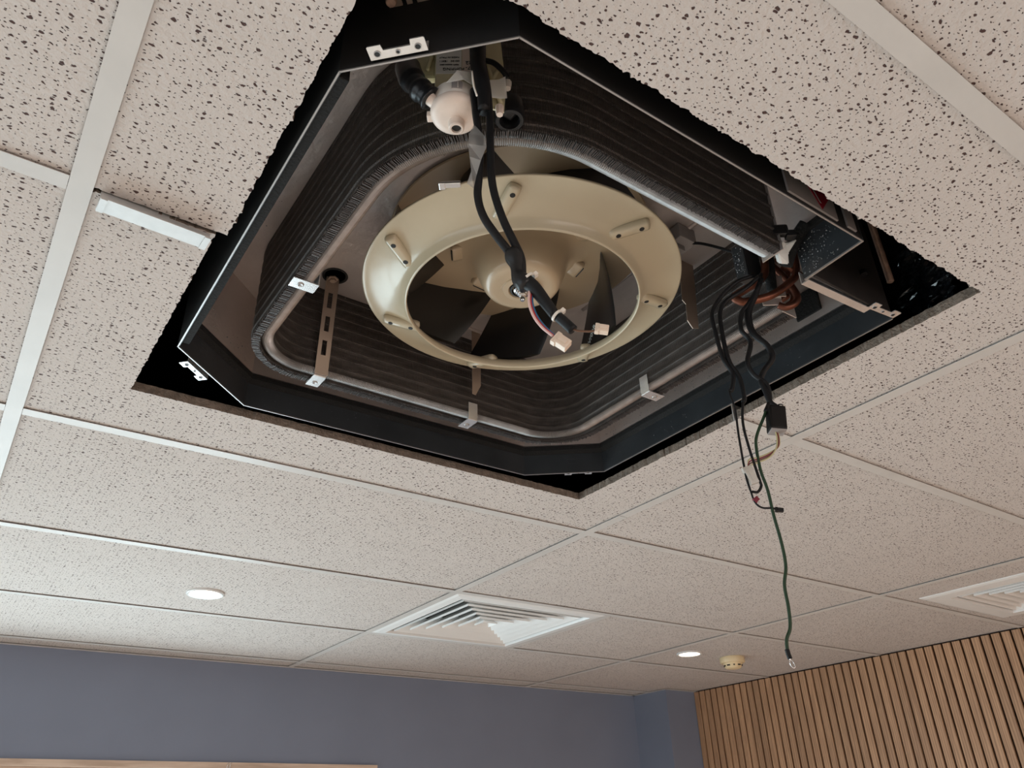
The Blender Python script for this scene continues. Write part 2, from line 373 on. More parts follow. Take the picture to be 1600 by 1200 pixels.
ys = [YF] + [round(-3.6+.6*i, 3) for i in range(11)] + [2.515]
for i in range(len(xs)-1):
    for j in range(len(ys)-1):
        x0, x1, y0, y1 = xs[i], xs[i+1], ys[j], ys[j+1]
        if abs(x0) < .01 and y0 in (-.6, 0.0): continue
        if abs(x0-1.2) < .01 and abs(y0-1.2) < .01: x0 = 1.8
        if x0 > 2 and abs(y0) < .01:                      # this tile has the second diffuser cut into it
            tile(x0, 2.562, y0, y1); tile(3.092, x1, y0, y1)
            tile(2.556, 3.098, .0, .024); tile(2.556, 3.098, .542, .6); continue
        if x0 > 2 and abs(y0-2.4) < .01: x1 = 3.12
        if x0 > 2 and abs(y0-1.8) < .01:
            tile(x0, 3.34, y0, 2.285); tile(x0, 3.12, 2.279, y1); continue
        tile(x0, x1, y0, y1, dz=R.uniform(0, .0008))
# the two tiles with the unit's opening sawn through them
near = [Vector((.003, -.003)), Vector((.003, -.597)), Vector((1.197, -.597)), Vector((1.197, -.003))]
near += ragged((1.197, -.003), (1.046, -.003), .0006)[1:] + ragged((1.046, -.003), (1.040, -.437)) + ragged((1.040, -.437), (.153, -.434), .0012) + ragged((.153, -.434), (.156, -.003), .0010) + ragged((.156, -.003), (.004, -.003), .0006)
tile(0, 0, 0, 0, hole=near)
far = [Vector((.003, .003)), Vector((.003, .597)), Vector((1.197, .597)), Vector((1.197, .003))]
far = [Vector((.003, .003))] + ragged((.010, .0035), (.144, .003), .0012)[1:] + ragged((.144, .003), (.143, .438), .0008) + ragged((.143, .438), (1.052, .443), .0006) + ragged((1.052, .443), (1.050, .003), .0009) + [Vector((1.05, .003)), Vector((1.197, .003)), Vector((1.197, .597)), Vector((.003, .597))]
tile(0, 0, 0, 0, hole=far)
def tee(a, b, name='grid_tee', m=None, z=H-.003, w=.012, dz=0, parent=ceil):
    """inverted T section from a to b (x, y)"""
    a = Vector((*a, 0)); b = Vector((*b, 0)); d = (b-a).normalized(); s = Vector((-d.y, d.x, 0)); c = (a+b)/2; L = (b-a).length/2
    bm = BM(); up = Vector((0, 0, 1)); z += dz
    obox(bm, c+up*(z), d, s, up, L, w, .0004)
    obox(bm, c+up*(z+.017), d, s, up, L, .0008, .017)
    return finish(name, bm, m or M['tee'], parent)
for x in xs[1:-1]:
    if abs(x-1.2) < .01:
        tee((x, YF), (x, .466)); tee((x, .4675), (x, 2.515), dz=-.0003)
    else: tee((x, YF), (x, 2.515))
tee((1.8, 1.213), (1.8, 1.787), dz=.0006)
for yy in ys[1:-1]:
    for i in range(len(xs)-1):
        x0, x1 = xs[i], xs[i+1]
        if i == 3 and abs(yy) < .01: continue
        if x0 > 2 and yy > 2.3: x1 = 3.12
        tee((x0+(.0125 if i else 0), yy), (x1-.0125, yy), dz=.0005)
tee((1.046, .004), (1.1875, .004), dz=.0004)
# the short stub of cross tee left hanging beside the opening, bent down a little
bm = BM(); a = Vector((.020, .0005, H-.0155)); b = Vector((.139, .0065, H-.0135)); d = (b-a).normalized(); s = Vector((-d.y, d.x, 0)).normalized(); up = d.cross(s)
obox(bm, (a+b)/2, d, s, up, (b-a).length/2, .0118, .0006)
obox(bm, (a+b)/2+up*.012, d, s, up, (b-a).length/2, .0009, .012)
for t in (-1, 1): obox(bm, (a+b)/2 + d*t*((b-a).length/2-.004) - up*.0012, d, s, up, .0035, .0118, .0008)
recentre(tag(finish('grid_stub', bm, M['cutmetal']), 'short cut-off piece of white grid tee hanging beside the opening, left edge', 'metal strip'))
def angle(name, pts, inward):
    bm = BM()
    for (a, b), n in zip(zip(pts, pts[1:]), inward):
        a = Vector((*a, 0)); b = Vector((*b, 0)); d = (b-a).normalized(); n = Vector((*n, 0)); c = (a+b)/2; L = (b-a).length/2; up = Vector((0, 0, 1))
        obox(bm, c+n*.0095+up*(H-.003), d, n, up, L, .0095, .0005); obox(bm, c+n*.0006+up*(H+.008), d, n, up, L, .0006, .011)
    return struct(name, bm, M['tee'])
angle('trim_2', [(XL, YB), (3.122, YB)], [(0, -1)])
angle('trim_3', [(3.122, YB), (3.122, 2.288), (XR, 2.288)], [(-1, 0), (0, -1)])
angle('trim_4', [(XL, YF), (XL, YB)], [(1, 0)])
angle('trim_5', [(XL, YF), (XR, YF)], [(0, 1)])

# ------------------------------------------------------------------ four-way louvred diffusers
def diffuser(cx, cy, half, core, n, label):
    root = thing('ceiling_diffuser', label, 'air vent', (cx, cy, H), 'four-way louvred ceiling diffusers')
    z0 = H-.0035
    def sq(bm, r0, za, r1, zb, mi=0, sides=range(4)):
        A = [Vector((cx+r0*a, cy+r0*b, za)) for a, b in ((-1, -1), (1, -1), (1, 1), (-1, 1))]
        B = [Vector((cx+r1*a, cy+r1*b, zb)) for a, b in ((-1, -1), (1, -1), (1, 1), (-1, 1))]
        for i in sides:
            j = (i+1) % 4; bm.faces.new([bm.verts.new(p) for p in (A[i], A[j], B[j], B[i])])
    bm = BM()
    sq(bm, half, z0+.001, half-.012, z0-.002); sq(bm, half-.012, z0-.002, core+.004, z0-.004); sq(bm, core+.004, z0-.004, core, z0+.004); sq(bm, core, z0+.004, core, H+.05); sq(bm, half, z0+.001, half, H+.004)
    finish('frame', bm, M['louvre_metal'], root)
    bm = BM(); box(bm, cx-core-.002, cx+core+.002, cy-core-.002, cy+core+.002, H+.12, H+.125)
    for s in (-1, 1):
        box(bm, cx+s*(core+.001), cx+s*(core+.003), cy-core, cy+core, H, H+.125); box(bm, cx-core, cx+core, cy+s*(core+.001), cy+s*(core+.003), H, H+.125)
    finish('plenum_box', bm, M['dark'], root)
    for i in range(n):
        r = core*(1 - (i+.55)/(n+.15)) ; st = core/(n+.15)
        for sd, nm in zip(range(4), ('louvre',)*4):
            bm = BM(); t = .0012
            sq(bm, r+.004, z0-.001, max(r-st*1.25, .002), H+.038, sides=[sd]); sq(bm, r+.004, z0-.001, r+.0035, z0+.005, sides=[sd])
            bmesh.ops.remove_doubles(bm, verts=bm.verts, dist=1e-5)
            bmesh.ops.solidify(bm, geom=bm.faces[:], thickness=t)
            finish(nm, bm, M['louvre_metal'], root)
    return root
diffuser(1.5, 1.5, .289, .248, 6, 'square white four-way louvred air diffuser above the blue wall, whole in view')
diffuser(2.827, .283, .270, .200, 6, 'square white louvred air diffuser cut off by the right edge, above the slatted wall')

# ------------------------------------------------------------------ downlights and smoke detector
def downlight(cx, cy, label):
    root = thing('downlight', label, 'ceiling light', (cx, cy, H), 'recessed round downlights')
    bm = BM(); lathe(bm, [(.052, 0), (.052, -.004), (.049, -.006), (.043, -.005), (.041, .002), (.041, .03), (.052, .03)], (cx, cy, H), seg=48, close=True); finish('rim', bm, M['white'], root, smooth=True)
    bm = BM(); lathe(bm, [(.041, -.002), (.030, -.004), (.0, -.005)], (cx, cy, H), seg=40); finish('diffuser', bm, M['lamp'], root, smooth='all')
downlight(.581, 1.562, 'round lit downlight on the left, alone in its white tile')
downlight(2.540, 1.556, 'round lit downlight beside the ivory smoke detector')
for (dx, dy), lb in zip(DOWN[2:], ('added unseen downlight in the ceiling by the left wall, near the back windows', 'added unseen downlight behind the camera on the left side', 'added unseen downlight behind the camera near the middle of the room', 'added unseen downlight behind the camera by the slatted wall')): downlight(dx, dy, lb)  # out-of-view fittings added with their beams to even out the ceiling light
root = thing('smoke_detector', 'ivory round smoke detector with dark slots, beside the right downlight', 'smoke detector', (2.775, 1.535, H))
c = (2.775, 1.535, H)
bm = BM(); lathe(bm, [(.051, 0), (.052, -.004), (.052, -.020), (.049, -.024), (.040, -.025), (0, -.025)], c); finish('base', bm, M['smoke'], root, smooth=True)
bm = BM(); lathe(bm, [(.041, -.024), (.039, -.030), (.035, -.040), (.030, -.045), (.018, -.0475), (0, -.048)], c); finish('sensor_head', bm, M['smoke'], root, smooth=True)
for k in range(10):
    a = 2*PI*k/10 + .2; n = Vector((math.cos(a), math.sin(a), 0)); s = Vector((-n.y, n.x, 0)); up = Vector((0, 0, 1))
    bm = BM(); obox(bm, Vector(c)+n*.0375+up*(-.0345), s, n, up, .0068 if k % 3 else .003, .0016, .0024); finish('slot', bm, M['hole'], root)


# ------------------------------------------------------------------ the opened cassette air conditioner
FC = Vector((.592, .004, 0))
ac = thing('air_conditioner', 'opened ceiling cassette air conditioner, grille removed, with coil and cream fan wheel', 'air conditioner', (.592, 0, H))
UP = Vector((0, 0, 1))
ZE, ZP = 2.705, 2.900
def side_panel(a, b, strip=True, bright=True):
    a = Vector((*a, 0)); b = Vector((*b, 0)); d = (b-a).normalized(); n = Vector((-d.y, d.x, 0)); c = (a+b)/2; L = (b-a).length/2   # n points inwards (anticlockwise order)
    bm = BM(); obox(bm, c+n*.0008+UP*(ZE+.1125), d, n, UP, L, .0008, .1125)
    p = finish('side_panel', bm, M['outer'], ac)
    bm = BM(); obox(bm, c+n*.0006+UP*(ZE-.0004), d, n, UP, L, .0009, .0008); finish('folded_edge', bm, M['edge'], p)
    bm = BM(); obox(bm, c+n*.0022+UP*(ZE+.022), d, n, UP, L, .0006, .0215)
    finish('inner_strip', bm, M['black_panel'], p)
    bm = BM(); prism(bm, [a+d*.002+n*.0022+UP*(ZE+.040), a+d*.002+n*.0105+UP*(ZE+.047), a+d*.002+n*.0105+UP*(ZE+.056), a+d*.002+n*.0022+UP*(ZE+.059)], d*(2*L-.004))
    bmesh.ops.recalc_face_normals(bm, faces=bm.faces); finish('foam_strip', bm, M['foam'], p)
    bm = BM(); obox(bm, c+n*.0055+UP*((ZE+.059+ZP)/2), d, n, UP, L-.002, .003, (ZP-ZE-.059)/2); finish('steel_liner', bm, M['liner'], p)
    return p
P = [(.172, .281), (.172, -.284), (.292, -.408), (.812, -.410)]
plan_far = [(1.004, -.330), (1.006, .306), (.878, .404), (.310, .407), (.172, .281)]
for a, b in zip(P, P[1:]): side_panel(a, b)
panels = [side_panel(a, b) for a, b in zip(plan_far, plan_far[1:])]
# thick black foam seen from below along the left and near sides
for a, b in zip(P[:1], P[1:2]):
    a = Vector((*a, 0)); b = Vector((*b, 0)); d = (b-a).normalized(); n = Vector((-d.y, d.x, 0)); L = (b-a).length/2
    bm = BM(); obox(bm, (a+b)/2+n*.0085+UP*(ZE+.016), d, n, UP, L-.008, .0055, .013, bevel=.001); finish('foam_strip', bm, M['foam'], ac)
# top plate with the hole that shows the strap anchor
bm = BM()
out = [(.172, .281), (.172, -.284), (.292, -.408), (.812, -.410), (1.004, -.345), (1.006, .306), (.878, .404), (.310, .407)]
prism(bm, [(x, y, ZP) for x, y in out], (0, 0, .02)); bmesh.ops.recalc_face_normals(bm, faces=bm.faces)
tp = finish('top_plate', bm, M['liner'], ac)
bm = BM(); lathe(bm, [(.021, 0), (.0215, -.0012), (.0175, -.0012), (.017, .0)], (.384, .248, ZP), seg=28); finish('anchor_hole', bm, M['hole'], tp)
for (x0, y0, x1, y1) in ((.23, -.10, .23, .20), (.80, .10, .80, -.22), (.45, .26, .78, .26)):
    bm = BM(); tube(bm, [(x0, y0, ZP), (x1, y1, ZP)], .004, 8, 0); finish('pressed_rib', bm, M['liner'], tp, smooth='all')
# pressed louvre slots on the chamfered corners
def slot_mark(p, d, n, z):
    for k in (0, 1):
        bm = BM(); obox(bm, Vector((*p, z+.004+k*.010)), d, n, UP, .0085, .0014, .0028, bevel=.0006); finish('pressed_slot', bm, M['black_panel'], ac)
d = (Vector((.310, .407, 0))-Vector((.172, .281, 0))).normalized(); slot_mark((.214, .317), d, Vector((-d.y, d.x, 0)), 2.722)
d = (Vector((.878, .404, 0))-Vector((1.006, .306, 0))).normalized(); slot_mark((.955, .343), d, Vector((-d.y, d.x, 0)), 2.722)
# warning label on the outside of the near wall
bm = BM(); box(bm, .668, .762, -.4125, -.4100, 2.711, 2.80); lb = finish('warning_label', bm, M['labelg'], ac, label='grey label with a red warning triangle')
bm = BM(); prism(bm, [(.731, -.4126, 2.713), (.690, -.4126, 2.775), (.772-.01, -.4126, 2.752)], (0, -.0006, 0)); finish('warning_triangle', bm, M['warn'], lb)
bm = BM(); prism(bm, [(.731, -.4133, 2.722), (.7285, -.4133, 2.7225), (.718, -.4133, 2.742), (.7205, -.4133, 2.743)], (0, -.0004, 0)); finish('triangle_mark', bm, M['labelg'], lb)
bm = BM(); box(bm, .782, .80, -.4125, -.4100, 2.712, 2.80); finish('foil_patch', bm, M['labelg'], ac)
# open right-hand corner
bm = BM(); obox(bm, Vector((.8165, -.3645, 2.738)), Vector((.066, .998, 0)).normalized(), Vector((1, -.066, 0)).normalized(), UP, .0455, .0009, .033)
cp = finish('corner_panel', bm, M['black_panel'], ac)
bm = BM(); obox(bm, Vector((.8160, -.3645, 2.7052)), Vector((.066, .998, 0)).normalized(), Vector((1, -.066, 0)).normalized(), UP, .0455, .0014, .0010); finish('folded_edge', bm, M['edge'], cp)
bm = BM(); obox(bm, Vector((.8140, -.3645, 2.7755)), Vector((.066, .998, 0)).normalized(), Vector((1, -.066, 0)).normalized(), UP, .0455, .0035, .0055, bevel=.002); finish('foam_strip', bm, M['foam'], cp)
bm = BM(); box(bm, .814, .8155, -.408, -.30, 2.778, ZP); finish('steel_liner', bm, M['liner'], cp)
bm = BM(); obox(bm, Vector((.890, -.3185, 2.7065)), Vector((1, -.045, 0)).normalized(), Vector((.045, 1, 0)).normalized(), UP, .066, .0058, .0008)
obox(bm, Vector((.890, -.3130, 2.716)), Vector((1, -.045, 0)).normalized(), Vector((.045, 1, 0)).normalized(), UP, .066, .0006, .010); finish('corner_bar', bm, M['bracket'], ac)
bm = BM(); box(bm, .993, .9975, -.236, -.190, 2.776, 2.822, bevel=.002); finish('foam_pad', bm, M['foam'], ac)
bm = BM(); prism(bm, [(.770, -.330, 2.742), (.776, -.316, 2.731), (.790, -.308, 2.727), (.803, -.312, 2.729), (.794, -.320, 2.738), (.800, -.334, 2.755), (.786, -.326, 2.747)], (.008, .010, .012))
bmesh.ops.recalc_face_normals(bm, faces=bm.faces); bmesh.ops.bevel(bm, geom=bm.edges[:], offset=.0015, segments=2, affect='EDGES'); finish('polystyrene_block', bm, M['polyw'], ac)
wire('foam_hose', [(.811, -.345, 2.779), (.808, -.330, 2.766), (.808, -.316, 2.752), (.815, -.300, 2.740)], .009, M['foam'], ac, seg=12)
bm = BM(); obox(bm, Vector((.772, -.326, 2.762)), Vector((.8, -.6, 0)), Vector((.6, .8, 0)), UP, .013, .005, .008, bevel=.003)
obox(bm, Vector((.786, -.334, 2.756)), Vector((.8, -.6, 0)), Vector((.6, .8, 0)), UP, .007, .006, .005, bevel=.002); finish('sensor_clip', bm, M['rubber'], ac)
# water beads on the cold panels
def beads(name, parent, n, fn, r0=.0005, r1=.0013):
    bm = BM()
    for i in range(n):
        p, nn = fn(); r = r0 + (r1-r0)*R.random()**3
        m = Matrix.Translation(p) @ nn.to_track_quat('Z', 'Y').to_matrix().to_4x4() @ Matrix.Diagonal((r, r*R.uniform(.8, 1.2), r*.55, 1))
        bmesh.ops.create_icosphere(bm, subdivisions=1, radius=1, matrix=m)
    return finish(name, bm, M['bead'], parent, smooth='all', kind='stuff')
M['bead'] = mat('water_drop', (.20, .21, .215), .04, 0, 1.0, coat=1)
beads('water_drops', cp, 190, lambda: (Vector((.8150+(R.random()*0), R.uniform(-.405, -.322), R.uniform(2.709, 2.768))), Vector((-1, 0, 0))), .0005, .0012)
beads('water_drops', panels[0], 260, lambda: (Vector((1.0019, R.choice((R.uniform(-.32, -.15), R.uniform(-.32, .29))), R.uniform(2.709, 2.744))), Vector((-1, 0, 0))), .0003, .0008)
beads('water_drops', panels[2], 110, lambda: (Vector((R.uniform(.33, .86), .4030, R.uniform(2.709, 2.744))), Vector((0, -1, 0))), .0003, .0007)
nL = Vector((.673, -.740, 0))
beads('water_drops', panels[3], 26, lambda: ((lambda t: Vector((.176+.13*t, .277+.1187*t, R.uniform(2.766, 2.80)))+nL*.0085)(R.random()), nL), .0006, .0022)
beads('water_drops', tp, 120, lambda: (Vector((R.choice((R.uniform(.185, .25), R.uniform(.38, .82))), R.uniform(-.2, .25), ZP)), -UP), .0004, .0013)
beads('water_drops', panels[0], 160, lambda: (Vector((.9955, R.uniform(-.17, .28), R.uniform(2.765, 2.782))), Vector((-1, 0, 0))), .0004, .0011)

# hinge plates on the four corners
def hinge(mid, d, n, label=None):
    d = Vector((*d, 0)).normalized(); n = Vector((*n, 0)); n = (n - d*n.dot(d)).normalized(); o = Vector((*mid, 2.7062))
    q = lambda u, v: o + d*u + n*v
    bm = BM(); L, D, t = .0275, .0155, .0095
    prism(bm, [q(-L, 0), q(L, 0), q(L, D-.001), q(L-.001, D), q(L-.0135, D), q(L-.0145, t), q(-L+.0145, t), q(-L+.0135, D), q(-L+.001, D), q(-L, D-.001)], (0, 0, .0013))
    prism(bm, [q(-L, .0), q(L, 0), q(L, .0010), q(-L, .0010)], (0, 0, .014))
    bmesh.ops.recalc_face_normals(bm, faces=bm.faces)
    h = finish('hinge_plate', bm, M['bracket'], ac)
    for u, v, r in ((-L+.008, .007, .0026), (L-.008, .007, .0026), (0, .0055, .0016)):
        bm = BM(); lathe(bm, [(0, 0), (r, 0), (r, .0012), (0, .0012)], q(u, v)-UP*.0006, seg=20); finish('screw_hole', bm, M['hole'], h)
        bm = BM(); lathe(bm, [(r, 0), (r+.0007, -.0001), (r+.0007, .0005), (r, .0005)], q(u, v)-UP*.0007, seg=20, close=True); finish('hole_rim', bm, M['edge'], h)
    return h
hinge((.2125, -.3285), (.70, -.72), (-.72, -.70)); hinge((.2165, .3370), (.72, .69), (-.69, .72))
hinge((.9635, .3365), (.79, -.61), (.61, .79)); hinge((.978, -.3265), (1, -.09), (-.09, -1))

# heat exchanger: swept round the unit
def coil_path():
    pts = []
    def line(a, b, n):
        for i in range(n): pts.append(Vector(a).lerp(Vector(b), i/n))
    def arc(c, r, a0, a1, n):
        for i in range(n):
            a = math.radians(a0+(a1-a0)*i/n); pts.append(Vector((c[0]+r*math.cos(a), c[1]+r*math.sin(a))))
    x0, x1, y0, y1 = .262, .915, -.325, .323
    line((.770, y0), (x0+.205, y0), 40); arc((x0+.205, y0+.205), .205, 270, 180, 46)
    line((x0, y0+.205), (x0, y1-.10), 44); arc((x0+.10, y1-.10), .10, 180, 90, 28)
    line((x0+.10, y1), (x1-.105, y1), 50); arc((x1-.105, y1-.105), .105, 90, 0, 28)
    line((x1, y1-.105), (x1, -.235), 50); pts.append(Vector((x1, -.235)))
    return pts
CP = coil_path(); S = [0]
for a, b in zip(CP, CP[1:]): S.append(S[-1]+(b-a).length)
CT = []
for i in range(len(CP)):
    t = (CP[min(i+1, len(CP)-1)]-CP[max(i-1, 0)]).normalized(); CT.append(t)
def at(s):
    s = max(0, min(S[-1]-1e-6, s)); lo, hi = 0, len(S)-1
    while hi-lo > 1:
        m = (lo+hi)//2
        if S[m] <= s: lo = m
        else: hi = m
    f = (s-S[lo])/(S[hi]-S[lo]); p = CP[lo].lerp(CP[hi], f); t = CT[lo].lerp(CT[hi], f).normalized()
    return p, Vector((t.y, -t.x))        # inward normal for this (clockwise) run
TH = .030; ZB0, ZB1 = 2.733, 2.743
prof = [(0, ZB0)]
rows = 8; pz = (ZP-ZB0)/rows
for k in range(rows):
    z = ZB0+pz*(k+.5); prof += [(0, z-.0042), (-.0016, z-.0026), (-.0016, z+.0), (0, z+.0012), (.0006, z+.004)]
prof += [(0, ZP-.0005), (TH, ZP-.0005)]
for k in range(rows-1, -1, -1):
    z = ZB1+(ZP-ZB1)/rows*(k+.5); prof += [(TH, z+.0042), (TH+.0016, z+.0026), (TH+.0016, z), (TH, z-.0012), (TH-.0006, z-.004)]
prof += [(TH, ZB1), (.0148, ZB1), (.0148, ZB1+.006), (.0132, ZB1+.006), (.0132, ZB0)]
bm = BM(); uvl = bm.loops.layers.uv.new('UVMap'); rings = []
for i, p in enumerate(CP):
    n = Vector((CT[i].y, -CT[i].x)); rings.append([bm.verts.new((p.x+n.x*o, p.y+n.y*o, z)) for o, z in prof])
np_ = len(prof)
for i in range(len(rings)-1):
    for k in range(np_):
        k2 = (k+1) % np_; f = bm.faces.new((rings[i][k], rings[i+1][k], rings[i+1][k2], rings[i][k2]))
        for l, (s, kk) in zip(f.loops, ((S[i], k), (S[i+1], k), (S[i+1], k2), (S[i], k2))): l[uvl].uv = (s, prof[kk][1])
bm.faces.new(rings[0]); bm.faces.new(rings[-1][::-1]); bmesh.ops.recalc_face_normals(bm, faces=bm.faces)
hx = finish('heat_exchanger', bm, M['coil'], ac)
# fin tips standing out below the outer row (uncountable)
bm = BM(); s = .001
def quadbox(bm, p, t, n, ht, hn, z0, z1, lean=0):
    c = [(p + t*a*ht + n*b*hn, zz) for zz in (z0, z1) for a, b in ((-1, -1), (1, -1), (1, 1), (-1, 1))]
    v = [bm.verts.new((q.x + (t.x*lean if zz == z0 else 0), q.y + (t.y*lean if zz == z0 else 0), zz)) for q, zz in c]
    for f in ((0, 3, 2, 1), (0, 1, 5, 4), (1, 2, 6, 5), (2, 3, 7, 6), (3, 0, 4, 7)): bm.faces.new([v[j] for j in f])
while s < S[-1]:
    p, n = at(s); t = Vector((n.y, -n.x)); quadbox(bm, p+n*(.0062+R.uniform(-.0005, .0005)), t, n, .00030, .0056+R.uniform(-.0008, .0008), ZB0-.0030-R.random()*.0014, ZB0+.001, R.uniform(-.0008, .0008)); s += .0024
finish('fins', bm, M['fin'], hx, kind='stuff')
# ribbed tube under the inner row
bm = BM(); s = 0; prev = None; i = 0
while s < S[-1]:
    p, n = at(s); r = .0092 if i % 2 else .0074; ring = []
    for k in range(9):
        a = PI + PI*k/8; ring.append(bm.verts.new((p.x+n.x*(.0220+math.cos(a)*r), p.y+n.y*(.0220+math.cos(a)*r), ZB1-.0002+math.sin(a)*r)))
    if prev:
        for k in range(8): bm.faces.new((prev[k], ring[k], ring[k+1], prev[k+1]))
    prev = ring; s += .00135; i += 1
finish('ribbed_tube', bm, M['tube'], hx, smooth=False)
# hairpin bends at both open ends
for (bx, by, tx, ty) in ((.770, -.311, 1, 0), (.901, -.235, 0, -1)):
    for k in range(7):
        z = ZB0 + pz*(k+.6)
        wire('hairpin_bend', [(bx, by, z), (bx+tx*.010, by+ty*.010, z+.001), (bx+tx*.015, by+ty*.015, z+pz*.5), (bx+tx*.010, by+ty*.010, z+pz-.001), (bx, by, z+pz)], .0042, M['copper'], hx)
bm = BM(); box(bm, .7695, .771, -.328, -.295, ZB0-.004, ZP-.001); finish('end_plate', bm, M['steel'], hx)
bm = BM(); box(bm, .885, .917, -.2365, -.235, ZB0-.004, ZP-.001); finish('end_plate', bm, M['steel'], hx)

# clips holding the coil
def clip(x, y, t, n, up=.034, dimple=True):
    t = Vector((*t, 0)); n = Vector((*n, 0)); o = Vector((x, y, ZB0-.0052))
    bm = BM(); obox(bm, o+n*.0165, t, n, UP, .0105, .0175, .0007)
    obox(bm, o+n*.0342+UP*up/2, t, n, UP, .0095, .0006, up/2)
    c_ = finish('coil_clip', bm, M['bracket'], ac)
    bm = BM(); lathe(bm, [(0, -.0004), (.0034, -.0012), (.0046, 0), (.0034, .0002), (0, .0004)], o+n*.0125-UP*.0010, seg=20); finish('clip_screw', bm, M['edge'], c_, smooth=True)
clip(.262, .076, (0, 1), (1, 0)); clip(.392, .325, (1, 0), (0, -1)); clip(.684, .325, (1, 0), (0, -1)); clip(.917, .052, (0, 1), (-1, 0))
# slotted strap hanging at the far left
a = Vector((.383, .256, 2.902)); b = Vector((.392, .2885, 2.730)); d = (b-a).normalized(); s_ = Vector((1, 0, 0)); s_ = (s_-d*s_.dot(d)).normalized(); n = d.cross(s_)
bm = BM(); L = (b-a).length; wd = .0105
cuts = [(.030, .058), (.073, .100), (.116, .142)]
last = 0
for c0, c1 in cuts:
    obox(bm, a+d*(last+c0)/2, s_, n, d, wd, .0007, (c0-last)/2)
    for sg in (-1, 1): obox(bm, a+d*(c0+c1)/2+s_*sg*.0073, s_, n, d, .0032, .0007, (c1-c0)/2)
    last = c1
obox(bm, a+d*(last+L)/2, s_, n, d, wd, .0007, (L-last)/2); obox(bm, a+d*L/2+s_*(wd+.0004)-n*.003, s_, n, d, .0006, .004, L/2)
finish('slotted_strap', bm, M['brownmetal'], ac)
bm = BM(); lathe(bm, [(0, 0), (.0055, 0), (.0055, .004), (.009, .004), (.009, .006), (0, .006)], (.3825, .252, 2.890), seg=6); finish('anchor_nut', bm, M['brownmetal'], ac)
# thin hanging tabs and the stepped baffle plate
bm = BM(); prism(bm, [(.664, .262, ZP), (.683, .262, ZP), (.683, .262, 2.784), (.672, .262, 2.762), (.665, .262, 2.763)], (0, .001, 0)); bmesh.ops.recalc_face_normals(bm, faces=bm.faces); finish('hanging_tab', bm, M['brownmetal'], ac)
bm = BM(); prism(bm, [(.836, -.100, ZP), (.876, -.100, ZP), (.862, -.100, 2.768), (.848, -.100, 2.763), (.838, -.100, 2.775), (.841, -.100, 2.807), (.834, -.100, 2.813), (.838, -.100, 2.851), (.832, -.100, 2.859)], (.0002, .0012, 0))
bmesh.ops.recalc_face_normals(bm, faces=bm.faces); finish('baffle_plate', bm, M['brownmetal'], ac)
bm = BM(); box(bm, .775, .812, -.165, -.128, 2.872, ZP, bevel=.003); box(bm, .782, .800, -.150, -.138, 2.862, 2.874, bevel=.002); finish('junction_block', bm, M['labelg'], ac)
bm = BM(); box(bm, .806, .842, -.246, -.226, 2.757, 2.816, bevel=.002); tb = finish('terminal_box', bm, M['black_panel'], ac)
beads('water_drops', tb, 50, lambda: (Vector((.8055, R.uniform(-.244, -.228), R.uniform(2.76, 2.812))), Vector((-1, 0, 0))), .0006, .0014)
wire('sensor_lead', [(.800, -.150, 2.878), (.812, -.172, 2.868), (.822, -.205, 2.838), (.822, -.228, 2.812)], .0024, M['cable'], ac)

# copper pipework at the open corner
cu = [
 [(.842, -.262, 2.83), (.836, -.258, 2.790), (.829, -.252, 2.757), (.796, -.230, 2.729), (.7905, -.226, 2.7225), (.794, -.229, 2.717), (.803, -.235, 2.7145), (.834, -.256, 2.725), (.861, -.275, 2.749), (.870, -.281, 2.768), (.874, -.284, 2.83)],
 [(.852, -.245, 2.83), (.860, -.250, 2.797), (.868, -.256, 2.780), (.878, -.262, 2.758), (.882, -.266, 2.735), (.877, -.262, 2.7235), (.866, -.254, 2.718), (.858, -.248, 2.722)],
 [(.850, -.272, 2.83), (.853, -.272, 2.790), (.864, -.277, 2.772), (.890, -.280, 2.762)],
 [(.866, -.240, 2.78), (.868, -.242, 2.752), (.876, -.243, 2.742), (.884, -.250, 2.747), (.892, -.236, 2.752)]]
for P_, r in zip(cu, (.0058, .0052, .0050, .0042)): wire('copper_pipe', P_, r, M['copper'], ac, seg=12)
bm = BM(); obox(bm, Vector((.856, -.252, 2.752)), Vector((.82, -.57, 0)), Vector((.57, .82, 0)), UP, .012, .001, .018); obox(bm, Vector((.850, -.245, 2.728)), Vector((.82, -.57, 0)), Vector((.57, .82, 0)), UP, .014, .001, .007)
finish('pipe_bracket', bm, M['steel'], ac)
wire('pipe_insulation', [(.852, -.262, 2.86), (.850, -.256, 2.80), (.848, -.250, 2.742)], .0075, M['foam'], ac, seg=12)

# ---- fan wheel: hub, motor boss, seven blades, shroud ring
fan = bpy.data.objects.new('fan_wheel', None); C.objects.link(fan); fan.parent = ac; fan.location = (.0, .004, .10); fan['label'] = 'cream turbofan wheel with black blades'
bm = BM(); lathe(bm, [(.0, 2.8995), (.204, 2.8975), (.2055, 2.8950), (.204, 2.8925), (.150, 2.8895), (.110, 2.8810), (.088, 2.8710), (.078, 2.8610), (.0720, 2.8450), (.0660, 2.8270), (.0630, 2.8200), (.0600, 2.8120), (.0560, 2.8060), (.0500, 2.8030), (.0430, 2.8025), (.030, 2.8030), (.0295, 2.8005), (.0215, 2.7995), (.0200, 2.8010), (.0185, 2.8060), (0, 2.8060)], FC, seg=96)
hub = finish('hub', bm, M['hubm'], fan, smooth=True)
bm = BM(); lathe(bm, [(.0184, 2.8064), (.0184, 2.7998), (.0160, 2.7990), (.0155, 2.8064)], FC, seg=36); finish('bearing_seat', bm, M['hole'], fan, smooth=True)
